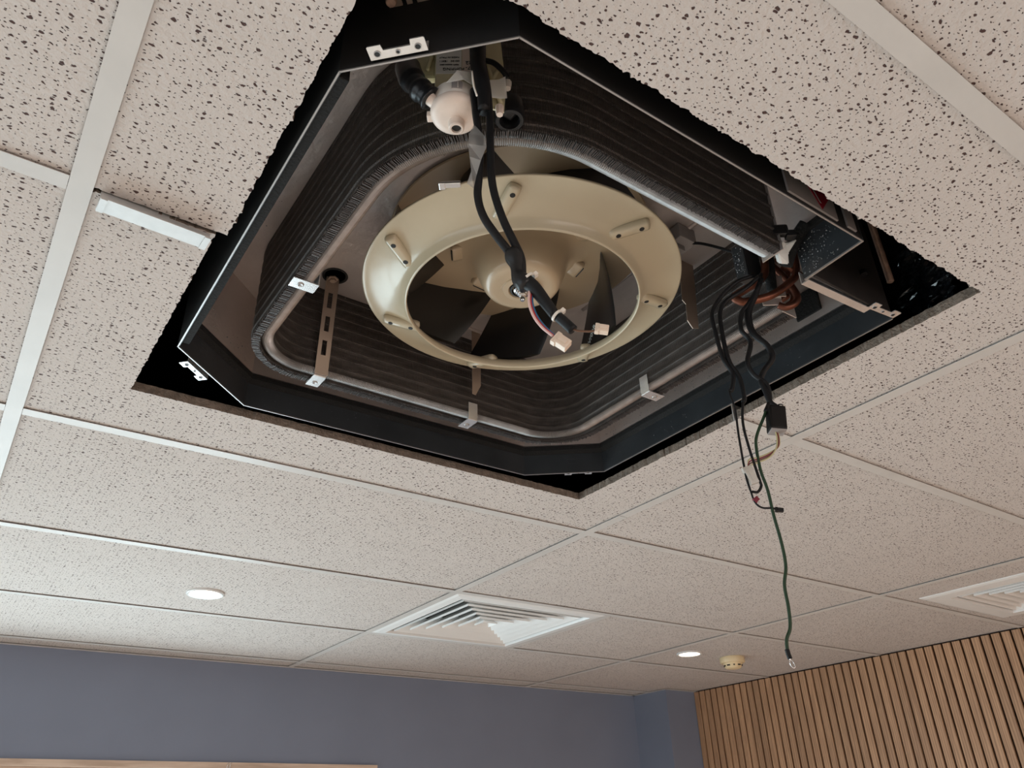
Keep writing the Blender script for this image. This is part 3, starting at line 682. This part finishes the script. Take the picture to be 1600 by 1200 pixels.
bm = BM(); lathe(bm, [(.0128, 2.806), (.0128, 2.7985), (.0105, 2.7975), (.0102, 2.7955), (.0085, 2.7950), (.0082, 2.7925), (.0062, 2.7920), (.0060, 2.7890), (.0040, 2.7885), (.0038, 2.7815), (.0028, 2.7800), (0, 2.7800)], FC, seg=32); finish('motor_shaft', bm, M['shaft'], fan, smooth=True)
for k in range(7):      # cooling scoops round the hub
    a = math.radians(-8 + k*360/7); u = Vector((math.cos(a), math.sin(a), 0)); v = Vector((-u.y, u.x, 0)); c = FC + u*.099 + UP*2.8770
    ax = (u*.93 - UP*.36).normalized()
    bm = BM(); obox(bm, c, v, ax, v.cross(ax), 0.0165, .0115, .0065, bevel=.0052); finish('cooling_scoop', bm, M['hubm'], fan, smooth='all')
    bm = BM(); obox(bm, c+ax*.0098-UP*.0040, v, ax, v.cross(ax), .0115, .0011, .0014); finish('scoop_slit', bm, M['hole'], fan)
bm = BM(); box(bm, .5615, .5675, .002, .020, 2.8015, 2.8070, bevel=.0012); finish('key_rib', bm, M['hubm'], fan)
# shroud
sp = [(.1780, 2.7705), (.1772, 2.7685), (.1752, 2.7690), (.1748, 2.7730)]
Nn = 16
outer_p = []
for i in range(Nn+1):
    t = i/Nn; outer_p.append((.1775+.0620*t, 2.7705+.0300*math.sqrt(1-(1-t)**1.75)*1.0))
prof = outer_p + [(.2412, 2.8010), (.2415, 2.8035), (.2395, 2.8045)] + [(r-.0022, z+.0034) for r, z in outer_p[::-1]][1:-1] + [(.1745, 2.7760), (.1740, 2.7690), (.1758, 2.7672)]
bm = BM(); lathe(bm, prof, FC, seg=128, close=True)
shroud = finish('shroud_ring', bm, M['cream'], fan, smooth='all')
PH = -28
def polar(r, deg, z): a = math.radians(deg); return FC + Vector((r*math.cos(a), r*math.sin(a), z))
def shz(r):
    t = max(0, min(1, (r-.1775)/.062)); return 2.7705+.03*math.sqrt(1-(1-t)**1.75)
for k in range(7):
    a0 = PH + k*360/7
    # blade: an aerofoil lofted from the hub plate down to the shroud
    bm = BM(); secs = []
    for j in range(6):
        f = j/5
        p0 = polar(.128+(.172-.128)*f, a0-1+22*f, 0); p1 = polar(.204+(.226-.204)*f, a0+46+10*f, 0)
        z0 = 2.891+(2.790-2.891)*f; z1 = 2.894+(2.809-2.894)*f
        ch = p1-p0; nn = Vector((ch.y, -ch.x, 0)).normalized(); sec = []
        for (u, h) in ((0, 0), (.04, .30), (.15, .62), (.35, .85), (.6, .75), (.85, .45), (1, .12), (1, 0), (.85, -.12), (.6, -.22), (.35, -.34), (.15, -.34), (.04, -.2)):
            bow = .010*math.sin(PI*u); sec.append(bm.verts.new(p0 + ch*u + nn*(bow+h*.0075) + UP*(z0+(z1-z0)*u)))
        secs.append(sec)
    for A, B in zip(secs, secs[1:]):
        for i in range(13): bm.faces.new((A[i], A[(i+1) % 13], B[(i+1) % 13], B[i]))
    bm.faces.new(secs[0]); bm.faces.new(secs[-1][::-1]); bmesh.ops.recalc_face_normals(bm, faces=bm.faces)
    bl = finish('blade', bm, M['blade'], fan, smooth=True)
    # screw boss on the shroud with its two recessed screws
    q0 = polar(.1905, a0-103+103-3.0, 0); q1 = polar(.2180, a0+2.0, 0)
    d = (q1-q0); L = d.length; d.normalize(); n = Vector((-d.y, d.x, 0)); z = shz(.204)-.0055
    dirn = (d*L + UP*(shz(.2180)-shz(.1905))*.55).normalized(); n2 = dirn.cross(n)
    bm = BM(); obox(bm, (q0+q1)/2+UP*(z+.0035), dirn, n, n2, L/2+.0135, .0094, .0068, bevel=.0062)
    finish('screw_boss', bm, M['cream'], fan, smooth='all')
    for q, f in ((q0, -.5), (q1, .5)):
        c = (q0+q1)/2 + dirn*f*L + UP*(z+.0035) - (n2 if n2.z > 0 else -n2)*.0072
        bm = BM(); lathe(bm, [(0, 0), (.0036, 0), (.0039, .0012), (0, .0012)], c, axis=(n2 if n2.z > 0 else -n2), seg=18); finish('screw', bm, M['hole'], fan)
# balance clip on the ring and the marking moulded on one blade
bm = BM(); tt = Vector((.80, -.60, 0)); rr_ = Vector((-.60, -.80, 0)); obox(bm, Vector((.384, -.132, 2.7975)), tt, rr_, UP, .0125, .0045, .0022, bevel=.001); obox(bm, Vector((.375, -.125, 2.7960)), tt, rr_, UP, .004, .006, .0016, bevel=.0008); finish('balance_clip', bm, M['bracket'], fan)

# ---- condensate pump at the near corner
O = Vector((.2885, -.3015, 0)); r_ = Vector((.8215, -.5704, 0)); f_ = Vector((.5704, .8215, 0))
def Q(a, b, z): return O + r_*a + f_*b + UP*z
pump = bpy.data.objects.new('drain_pump', None); C.objects.link(pump); pump.parent = ac; pump.location = Vector((.2885, -.3015, 2.71))-Vector(ac.location); pump['label'] = 'white condensate drain pump with black elbow'
bm = BM(); lathe(bm, [(0, 2.6965), (.014, 2.6962), (.020, 2.6975), (.0232, 2.6995), (.0248, 2.7030), (.0248, 2.7075), (.0238, 2.7090), (0, 2.7090)], O, seg=48); finish('pump_bowl', bm, M['pumpc'], pump, smooth=True)
bm = BM(); lathe(bm, [(0, 2.7085), (.0222, 2.7085), (.0226, 2.7095), (.0226, 2.7255), (.0205, 2.7280), (0, 2.7285)], O, seg=48); finish('pump_motor', bm, M['pumpw'], pump, smooth=True)
bm = BM(); lathe(bm, [(.0085, 2.700), (.0078, 2.6880), (.0068, 2.6870), (.0050, 2.6870), (.0048, 2.698), (0, 2.698)], Q(.001, .0045, 0), seg=28); finish('inlet_spout', bm, M['pumpc'], pump, smooth=True)
bm = BM(); lathe(bm, [(0, 2.6895), (.0047, 2.6895), (.0047, 2.6902), (0, 2.6902)], Q(.001, .0045, 0), seg=20); finish('spout_bore', bm, M['hole'], pump)
bm = BM(); obox(bm, Q(.003, -.0220, 2.7185), r_, f_, UP, .0052, .0012, .0044); fw_ = finish('motor_window', bm, M['labelg'], pump)
bm = BM(); obox(bm, Q(.004, -.0234, 2.7185), r_, f_, UP, .0004, .0006, .0042); finish('window_bar', bm, M['pumpw'], fw_)
for sg in (-1, 1):
    bm = BM(); obox(bm, Q(.0255*sg, -.004*sg, 2.7050), r_, f_, UP, .0030, .0045, .0035, bevel=.0012); finish('bayonet_lug', bm, M['pumpc'], pump)
bm = BM(); obox(bm, Q(.003, .006, 2.782), r_, f_, UP, .0235, .014, .0540, bevel=.0015); pb = finish('motor_housing', bm, M['bone'], pump)
bm = BM(); obox(bm, Q(-.0065, -.0086, 2.777), r_, f_, UP, .0130, .0004, .0240); lab = finish('rating_label', bm, M['paper'], pump, label='white printed rating label, upside down')
bm = BM(); obox(bm, Q(.0160, -.0086, 2.774), r_, f_, UP, .0088, .0004, .0215); lab2 = finish('date_label', bm, M['pumpc'], pump)
for i, (s, sz) in enumerate((('PUMPING', .0052), ('P0071 402060-2860', .0024), ('00130   18411', .0036), ('MADE IN ITALY', .0030))):
    text('label_print', s, Q(-.006 if i else -.0015, -.0093, 2.7595+i*.0056+(.001 if i else 0)), -r_, -UP, sz, M['ink'], lab)
text('label_print', '87-', Q(.0150, -.0093, 2.7605), -r_, -UP, .0068, M['ink'], lab2); text('label_print', '22', Q(.0140, -.0093, 2.7685), -r_, -UP, .0068, M['ink'], lab2)
# bracket plate and its bone-coloured ribs
bm = BM(); prism(bm, [Q(.024, .012, 2.730), Q(.049, .016, 2.724), Q(.052, .016, 2.760), Q(.048, .016, 2.835), Q(.020, .012, 2.835)], f_*.002); bmesh.ops.recalc_face_normals(bm, faces=bm.faces); finish('mounting_web', bm, M['bone'], pump)
for q0, q1 in ((Q(.027, .010, 2.735), Q(.046, .012, 2.790)), (Q(.046, .012, 2.732), Q(.030, .010, 2.800)), (Q(-.030, .004, 2.775), Q(-.018, .002, 2.830)), (Q(-.026, .004, 2.83), Q(-.016, .002, 2.772))):
    bm = BM(); tube(bm, [q0, (q0+q1)/2, q1], .0022, 8, 3); finish('mounting_rib', bm, M['bone'], pump, smooth='all')
bm = BM(); obox(bm, Q(-.034, .010, 2.800), r_, f_, UP, .014, .004, .035, bevel=.004); finish('mounting_foot', bm, M['bone'], pump)
bm = BM(); lathe(bm, [(0, 2.716), (.0035, 2.716), (.0045, 2.722), (.0045, 2.728), (0, 2.728)], Q(.0445, .013, 0), seg=8); finish('fixing_peg', bm, M['pumpc'], pump)
bm = BM(); lathe(bm, [(0, 2.755), (.0035, 2.755), (.0045, 2.761), (.0045, 2.765), (0, 2.765)], Q(.0535, .013, 0), seg=8); finish('fixing_peg', bm, M['pumpw'], pump)
# black elbow hose with clamp rings
wire('outlet_neck', [Q(-.014, -.006, 2.7085), Q(-.0215, -.009, 2.7120), Q(-.029, -.012, 2.7180)], .0066, M['pumpc'], pump, seg=16)
def elbow_r(t): return .0110 + (.0024 if t > .52 else 0) + (.0016 if .26 < t < .36 else 0) + (.0014 if t < .10 else 0)
wire('elbow_hose', [Q(-.0240, -.010, 2.7145), Q(-.030, -.012, 2.7200), Q(-.037, -.012, 2.7300), Q(-.044, -.010, 2.7450), Q(-.048, -.006, 2.762), Q(-.0490, -.004, 2.768)], .0105, M['rubber'], pump, seg=20, rfun=elbow_r)
wire('hose_stub', [Q(-.049, -.004, 2.768), Q(-.050, .000, 2.800), Q(-.050, .002, 2.84)], .0085, M['bone'], pump, seg=16)
wire('float_lead', [Q(.030, .004, 2.789), Q(.040, .003, 2.783), Q(.049, .005, 2.773), Q(.054, .010, 2.768)], .0030, M['cable'], pump)
bm = BM(); lathe(bm, [(.0, 2.757), (.0150, 2.757), (.0160, 2.750), (.0160, 2.734), (.0145, 2.731), (.0110, 2.731), (.0100, 2.735), (.0098, 2.746), (0, 2.746)], (.3535, -.3045, 0), seg=32); finish('float_cup', bm, M['rubber'], pump, smooth=True)
bm = BM(); box(bm, .3475, .3595, -.3105, -.2985, 2.7395, 2.7460, bevel=.002); finish('float_switch', bm, M['rubber'], pump)

# ------------------------------------------------------------------ wiring that hangs out of the unit
h1 = thing('wiring_harness', 'twin black fan motor cables hanging in front of the cream fan, with cream plugs', 'cable', (.325, -.294, 2.76))
bm = BM(); tube(bm, [(0.2945, -0.3345, 2.7747), (0.2940, -0.3362, 2.7425), (0.2962, -0.3390, 2.7195), (0.2990, -0.3372, 2.6989), (0.3000, -0.3357, 2.6820)], .0085, 12, 5, .8, lambda t: .0108-.0035*t); finish('wrap_sleeve', bm, M['cable'], h1, smooth='all')
wire('cable', [(0.2935, -0.3282, 2.7149), (0.2949, -0.3292, 2.6827), (0.2981, -0.3310, 2.6413), (0.2972, -0.3301, 2.5999), (0.2963, -0.3296, 2.5750), (0.3000, -0.3328, 2.5511), (0.3092, -0.3393, 2.5281), (0.3174, -0.3448, 2.5106), (0.3220, -0.3466, 2.4959), (0.3230, -0.3485, 2.4849)], .0037, M['cable'], h1, seg=10)
wire('cable', [(0.3000, -0.3345, 2.7550), (0.3045, -0.3362, 2.7149), (0.3059, -0.3370, 2.6689), (0.3059, -0.3370, 2.6321), (0.3073, -0.3374, 2.5879), (0.3138, -0.3420, 2.5493), (0.3230, -0.3476, 2.5180), (0.3262, -0.3503, 2.5033), (0.3266, -0.3503, 2.4867)], .0037, M['cable'], h1, seg=10)
wire('stray_wire', [(0.2833, -0.3411, 2.7222), (0.2850, -0.3411, 2.7038), (0.2881, -0.3422, 2.6891)], .0009, M['tie'], h1)
wire('tape_wrap', [(0.3197, -0.3462, 2.5116), (0.3225, -0.3480, 2.4987), (0.3234, -0.3489, 2.4849), (0.3294, -0.3526, 2.4738)], .0072, M['rubber'], h1, seg=12, rfun=lambda t: .0066+.0014*math.sin(t*9))
wire('black_sleeve', [(0.3285, -0.3531, 2.4784), (0.3340, -0.3568, 2.4711), (0.3404, -0.3614, 2.4573), (0.3469, -0.3650, 2.4444)], .0055, M['cable'], h1, seg=12, rfun=lambda t: .0066-.0022*t)
wire('black_sleeve', [(0.3492, -0.3664, 2.4426), (0.3533, -0.3692, 2.4370), (0.3584, -0.3729, 2.4292)], .0044, M['cable'], h1, seg=12)
def ring_tie(c, ax, r, parent):
    bm = BM(); lathe(bm, [(r, -.0011), (r+.0009, -.0011), (r+.0009, .0011), (r, .0011)], c, axis=ax, seg=20, close=True)
    u = Vector(ax).normalized().cross(f_).normalized(); obox(bm, Vector(c)+u*(r+.0018), u, Vector(ax).normalized(), u.cross(Vector(ax).normalized()), .0022, .0018, .0024, bevel=.0006)
    return finish('cable_tie', bm, M['tie'], parent)
ring_tie((0.3299, -0.3535, 2.4798), (.55, -.36, -.72), .0068, h1); ring_tie((0.3483, -0.3660, 2.4435), (.55, -.36, -.72), .0046, h1)
for m_, dx, dz in (('pink', -.0016, 0), ('red', .0, .0004), ('bluew', .0016, .0008)):
    wire('fan_wire', [(0.3322+dx, -0.3549, 2.4720+dz), (0.3312+dx, -0.3540, 2.4573+dz), (0.3335+dx, -0.3558, 2.4435+dz*2), (0.3386+dx*.8, -0.3591, 2.4324+dz*2.4), (0.3450+dx*.5, -0.3637, 2.4237+dz*1.5)], .0011, M[m_], h1, label={'pink': 'pale pink wire', 'red': 'red wire', 'bluew': 'blue wire'}[m_])
wire('sensor_wire', [(0.3584, -0.3729, 2.4297), (0.3616, -0.3752, 2.4283), (0.3662, -0.3779, 2.4280), (0.3694, -0.3802, 2.4278), (0.3746, -0.3838, 2.4284)], .0009, M['brown'], h1)
def plug(name, c, d, u, sz, m, parent, label=None):
    c = Vector(c); d = Vector(d).normalized(); u = Vector(u); u = (u-d*u.dot(d)).normalized(); w_ = d.cross(u)
    bm = BM(); obox(bm, c, d, u, w_, sz[0], sz[1], sz[2], bevel=min(sz)*.22)
    obox(bm, c-d*sz[0]*.95, d, u, w_, sz[0]*.35, sz[1]*1.22, sz[2]*.8, bevel=min(sz)*.15)
    obox(bm, c+w_*sz[2]*1.05, d, u, w_, sz[0]*.6, sz[1]*.35, sz[2]*.25)
    return finish(name, bm, m, parent, label=label)
plug('connector_plug', (0.3506, -0.3673, 2.4177), (.60, -.42, -.62), UP, (.0062, .0046, .0036), M['nylon'], h1, 'cream three-pin plug')
plug('connector_plug', (0.3781, -0.3861, 2.4295), (.80, -.56, -.20), UP, (.0048, .0034, .0030), M['nylon'], h1, 'small cream plug')
# clear tape hanging from the pump cable
def ribbon(name, rows, m, parent):
    bm = BM(); V_ = [[bm.verts.new(p) for p in r] for r in rows]
    for A, B in zip(V_, V_[1:]):
        for i in range(len(A)-1): bm.faces.new((A[i], A[i+1], B[i+1], B[i]))
    bmesh.ops.solidify(bm, geom=bm.faces[:], thickness=.0002); return finish(name, bm, m, parent, smooth='all')
ribbon('tape_flag', [[Q(-.007, -.032, 2.710), Q(-.006, -.033, 2.709)], [Q(.004, -.034, 2.726), Q(.010, -.034, 2.712)], [Q(.016, -.022, 2.738), Q(.022, -.019, 2.718)], [Q(.028, -.005, 2.747), Q(.032, -.003, 2.724)], [Q(.044, .003, 2.757), Q(.046, .004, 2.729)], [Q(.0515, .004, 2.763), Q(.0525, .005, 2.731)]], M['tape'], h1)
ribbon('tape_flag', [[(0.2880, -0.3361, 2.6551), (0.2898, -0.3365, 2.6551)], [(0.2843, -0.3342, 2.6431), (0.2963, -0.3416, 2.6413)], [(0.2834, -0.3338, 2.6302), (0.2977, -0.3430, 2.6266)], [(0.2843, -0.3347, 2.6137), (0.2931, -0.3402, 2.6091)], [(0.2857, -0.3356, 2.5953), (0.2894, -0.3384, 2.5898)], [(0.2825, -0.3333, 2.5806), (0.2875, -0.3365, 2.5750)]], M['tape'], h1)

h2 = thing('wiring_harness', 'long bundle of black and green wires hanging from the open right corner of the unit', 'cable', (.79, -.248, 2.72))
wire('cable', [(.800, -.256, 2.745), (.779, -.242, 2.734), (.758, -.227, 2.709), (.745, -.218, 2.683), (.745, -.218, 2.651), (.748, -.220, 2.611), (.755, -.225, 2.587), (.7515, -.222, 2.566), (.7485, -.220, 2.562)], .0030, M['cable'], h2)
wire('thin_wire', [(.7485, -.220, 2.564), (.748, -.220, 2.555), (.751, -.221, 2.535), (.7495, -.220, 2.499), (.7485, -.220, 2.448), (.750, -.221, 2.427)], .0014, M['cable'], h2)
wire('cable', [(.805, -.262, 2.742), (.789, -.248, 2.724), (.764, -.231, 2.703), (.754, -.224, 2.682), (.752, -.223, 2.641), (.754, -.224, 2.606), (.7615, -.229, 2.582), (.762, -.230, 2.553), (.760, -.229, 2.545)], .0031, M['cable'], h2)
wire('thin_wire', [(.7600, -.229, 2.549), (.756, -.225, 2.517), (.757, -.226, 2.482), (.761, -.229, 2.439), (.7615, -.229, 2.431), (.757, -.226, 2.424), (.7515, -.222, 2.4245)], .0017, M['cable'], h2)
wire('cable', [(.805, -.262, 2.73), (.791, -.250, 2.702), (.778, -.241, 2.682), (.774, -.238, 2.656), (.781, -.243, 2.635), (.773, -.238, 2.605), (.777, -.240, 2.586), (.7885, -.248, 2.571), (.7885, -.248, 2.548), (.782, -.243, 2.531)], .0032, M['cable'], h2)
wire('earth_wire', [(.783, -.244, 2.536), (.780, -.242, 2.527), (.768, -.233, 2.499), (.7645, -.231, 2.481), (.764, -.231, 2.451), (.767, -.233, 2.426), (.768, -.2335, 2.394), (.770, -.235, 2.359), (.7695, -.2345, 2.333), (.765, -.231, 2.312), (.764, -.231, 2.287), (.762, -.2295, 2.266), (.7565, -.226, 2.253), (.755, -.225, 2.239)], .0019, M['green'], h2, label='green earth wire')
wire('cable', [(.810, -.262, 2.74), (.798, -.255, 2.713), (.785, -.245, 2.681), (.785, -.246, 2.650), (.798, -.255, 2.629), (.800, -.256, 2.609), (.7885, -.248, 2.590), (.784, -.244, 2.576), (.786, -.246, 2.562), (.788, -.248, 2.545), (.793, -.252, 2.537)], .0037, M['cable'], h2)
wire('cable', [(.812, -.262, 2.75), (.801, -.256, 2.715), (.789, -.247, 2.684), (.788, -.247, 2.652), (.800, -.256, 2.630), (.802, -.258, 2.610), (.791, -.249, 2.592)], .0026, M['cable'], h2)
wire('heat_shrink', [(.755, -.2250, 2.243), (.7555, -.2252, 2.238), (.7562, -.2257, 2.233)], .0026, M['cable'], h2)
bm = BM(); X, Z_ = r_, Vector((.2, -.14, -.97)).normalized()
cc = Vector((.7572, -.2265, 2.2278)); ring = []
bm.free(); bm = BM(); tube(bm, [cc + r_*.0022*math.cos(2*PI*k/16) + Z_*.0042*math.sin(2*PI*k/16) for k in range(17)], .0006, 6, 2); tube(bm, [Vector((.7560, -.2255, 2.2345)), cc - Z_*.004], .0011, 6, 0); finish('ring_terminal', bm, M['shaft'], h2, smooth='all', label='bright metal ring terminal')
# ferrite core
fx = Vector((.7895, -.2500, 2.5185)); fd = Vector((.10, -.07, 1)).normalized(); fu = Vector((.82, -.57, 0)); fu = (fu-fd*fu.dot(fd)).normalized(); fv = fd.cross(fu)
bm = BM(); obox(bm, fx, fu, fv, fd, 0.0105, .0098, .0165, bevel=.0026); fc = finish('ferrite_core', bm, M['ferrite'], h2)
bm = BM(); obox(bm, fx-fd*.0166, fu, fv, fd, .0094, .0088, .0010, bevel=.0006); finish('core_rim', bm, M['labelg'], h2)
for a_ in (-.004, .004):
    bm = BM(); tube(bm, [fx+fd*.014+fu*a_, fx+fd*.020+fu*(a_-.001), fx+fd*.022+fu*(a_+.004), fx+fd*.019+fu*(a_+.006)], .0018, 8, 5); finish('wire_loop', bm, M['cable'], h2, smooth='all')
bm = BM(); obox(bm, fx+fd*.0195+fu*.0085, fu, fv, fd, .004, .0016, .0026, bevel=.001); finish('cable_tie', bm, M['tie'], h2)
for i, m_ in enumerate(('yellow', 'brown', 'maroon', 'yellow')):
    o_ = (i-1.5)*.0016
    wire('multicore_wire', [(.7880+o_, -.248, 2.505), (.7880+o_, -.248, 2.492), (.785+o_, -.246, 2.481+o_*.6), (.776, -.239, 2.4715+o_*1.1), (.764, -.231, 2.4655+o_*1.3), (.7545, -.224, 2.4620+o_*1.6), (.752+o_*.4, -.2225, 2.4535)], .0009, M[m_], h2)
plug('connector_plug', (.7535, -.2235, 2.4440), (.25, -.18, -1), r_, (.0100, .0052, .0036), M['clear'], h2, 'clear plastic plug')
wire('thin_wire', [(.750, -.221, 2.428), (.752, -.223, 2.411), (.758, -.227, 2.404), (.767, -.2335, 2.403), (.771, -.236, 2.4020)], .0012, M['cable'], h2)
plug('connector_plug', (.7540, -.2240, 2.4145), (.5, -.3, .5), UP, (.0030, .0028, .0020), M['maroon'], h2, 'small maroon plug')
plug('connector_plug', (.7745, -.2385, 2.4005), (.82, -.56, -.15), UP, (.0042, .0024, .0022), M['rubber'], h2, 'small black plug')

# marking on the far right blade
a0 = PH; f = .80; p0 = polar(.128+(.172-.128)*f, a0-1+22*f, 0); p1 = polar(.204+(.226-.204)*f, a0+46+10*f, 0); ch = p1-p0; nn = Vector((ch.y, -ch.x, 0)).normalized(); u = .76
text('blade_marking', 'MSV/00R', p0 + ch*u + nn*(.010*math.sin(PI*u)-.34*.0075-.0022) + UP*(2.891-.096*f), UP*.55-ch.normalized()*.84, (-nn).cross(UP*.55-ch.normalized()*.84), .0150, M['inkw'], fan, .0003)

# ------------------------------------------------------------------ things in the void above the ceiling
def rod(x, y, z0, label):
    bm = BM(); prof = [(0, z0)]
    z = z0
    while z < z0+.16: prof += [(.0044, z), (.0052, z+.0008)]; z += .0016
    prof += [(.0048, z0+.161), (.0048, ZS-.001), (0, ZS-.001)]
    lathe(bm, prof, (x, y, 0), seg=14); o = finish('threaded_rod', bm, M['rod']); tag(o, label, 'rod', 'threaded hanger rods of the unit'); return recentre(o)
rod(.1935, -.3430, 2.752, 'threaded steel rod end above the near corner hinge plate, top of the photo')
rod(1.0180, -.3380, 2.772, 'brown threaded hanger rod hanging beyond the open right corner')
for (x, y, dx, dy) in ((.205, -.345, -.7, -.7),):
    d = Vector((dx, dy, 0)).normalized(); n = Vector((-d.y, d.x, 0))
    bm = BM(); c = Vector((x, y, 2.786)); obox(bm, c+d*.006, d, n, UP, .030, .0028, .0012)
    for sg in (-1, 1): obox(bm, c+d*.006+n*sg*.0135, d, n, UP, .030, .0060, .0012); obox(bm, c+d*.006+n*sg*.020+UP*.012, d, n, UP, .030, .0010, .013)
    finish('hanger_foot', bm, M['brownmetal'] if x < .5 else M['black_panel'], ac)
bm = BM(); box(bm, .828, 1.006, -.330, -.3265, 2.709, ZP-.004, bevel=.001); vp = finish('valve_panel', bm, M['valve'], ac)
for (x, z, r) in ((.90, 2.775, .007), (.925, 2.800, .006), (.955, 2.765, .007), (.94, 2.83, .009)):
    bm = BM(); lathe(bm, [(0, 0), (r, 0), (r, .006), (r*.6, .008), (0, .008)], (x, -.330, z), axis=(0, -1, 0), seg=6); finish('panel_bolt', bm, M['ferrite'], vp)
# crumpled black polythene above the tile at the right-hand corner
bm = BM(); G = 26; g = []
for i in range(G+1):
    row = []
    for j in range(G+1):
        u, v = i/G, j/G; p = Vector((.965+.185*u+.04*v, -.452+.125*u+.07*v, 2.724+.12*v)); q = p*34
        h = noise.noise(q)*.016 + abs(noise.noise(q*2.3))*.030; row.append(bm.verts.new(p + Vector((h*.6, -h*.6, h*.5+R.uniform(-.001, .001)))))
    g.append(row)
for i in range(G):
    for j in range(G):
        bm.faces.new((g[i][j], g[i+1][j], g[i+1][j+1])); bm.faces.new((g[i][j], g[i+1][j+1], g[i][j+1]))
bmesh.ops.solidify(bm, geom=bm.faces[:], thickness=.0004)
recentre(tag(finish('plastic_sheet', bm, M['plastic']), 'crumpled shiny black plastic sheet in the far right corner of the opening', 'plastic sheet'))
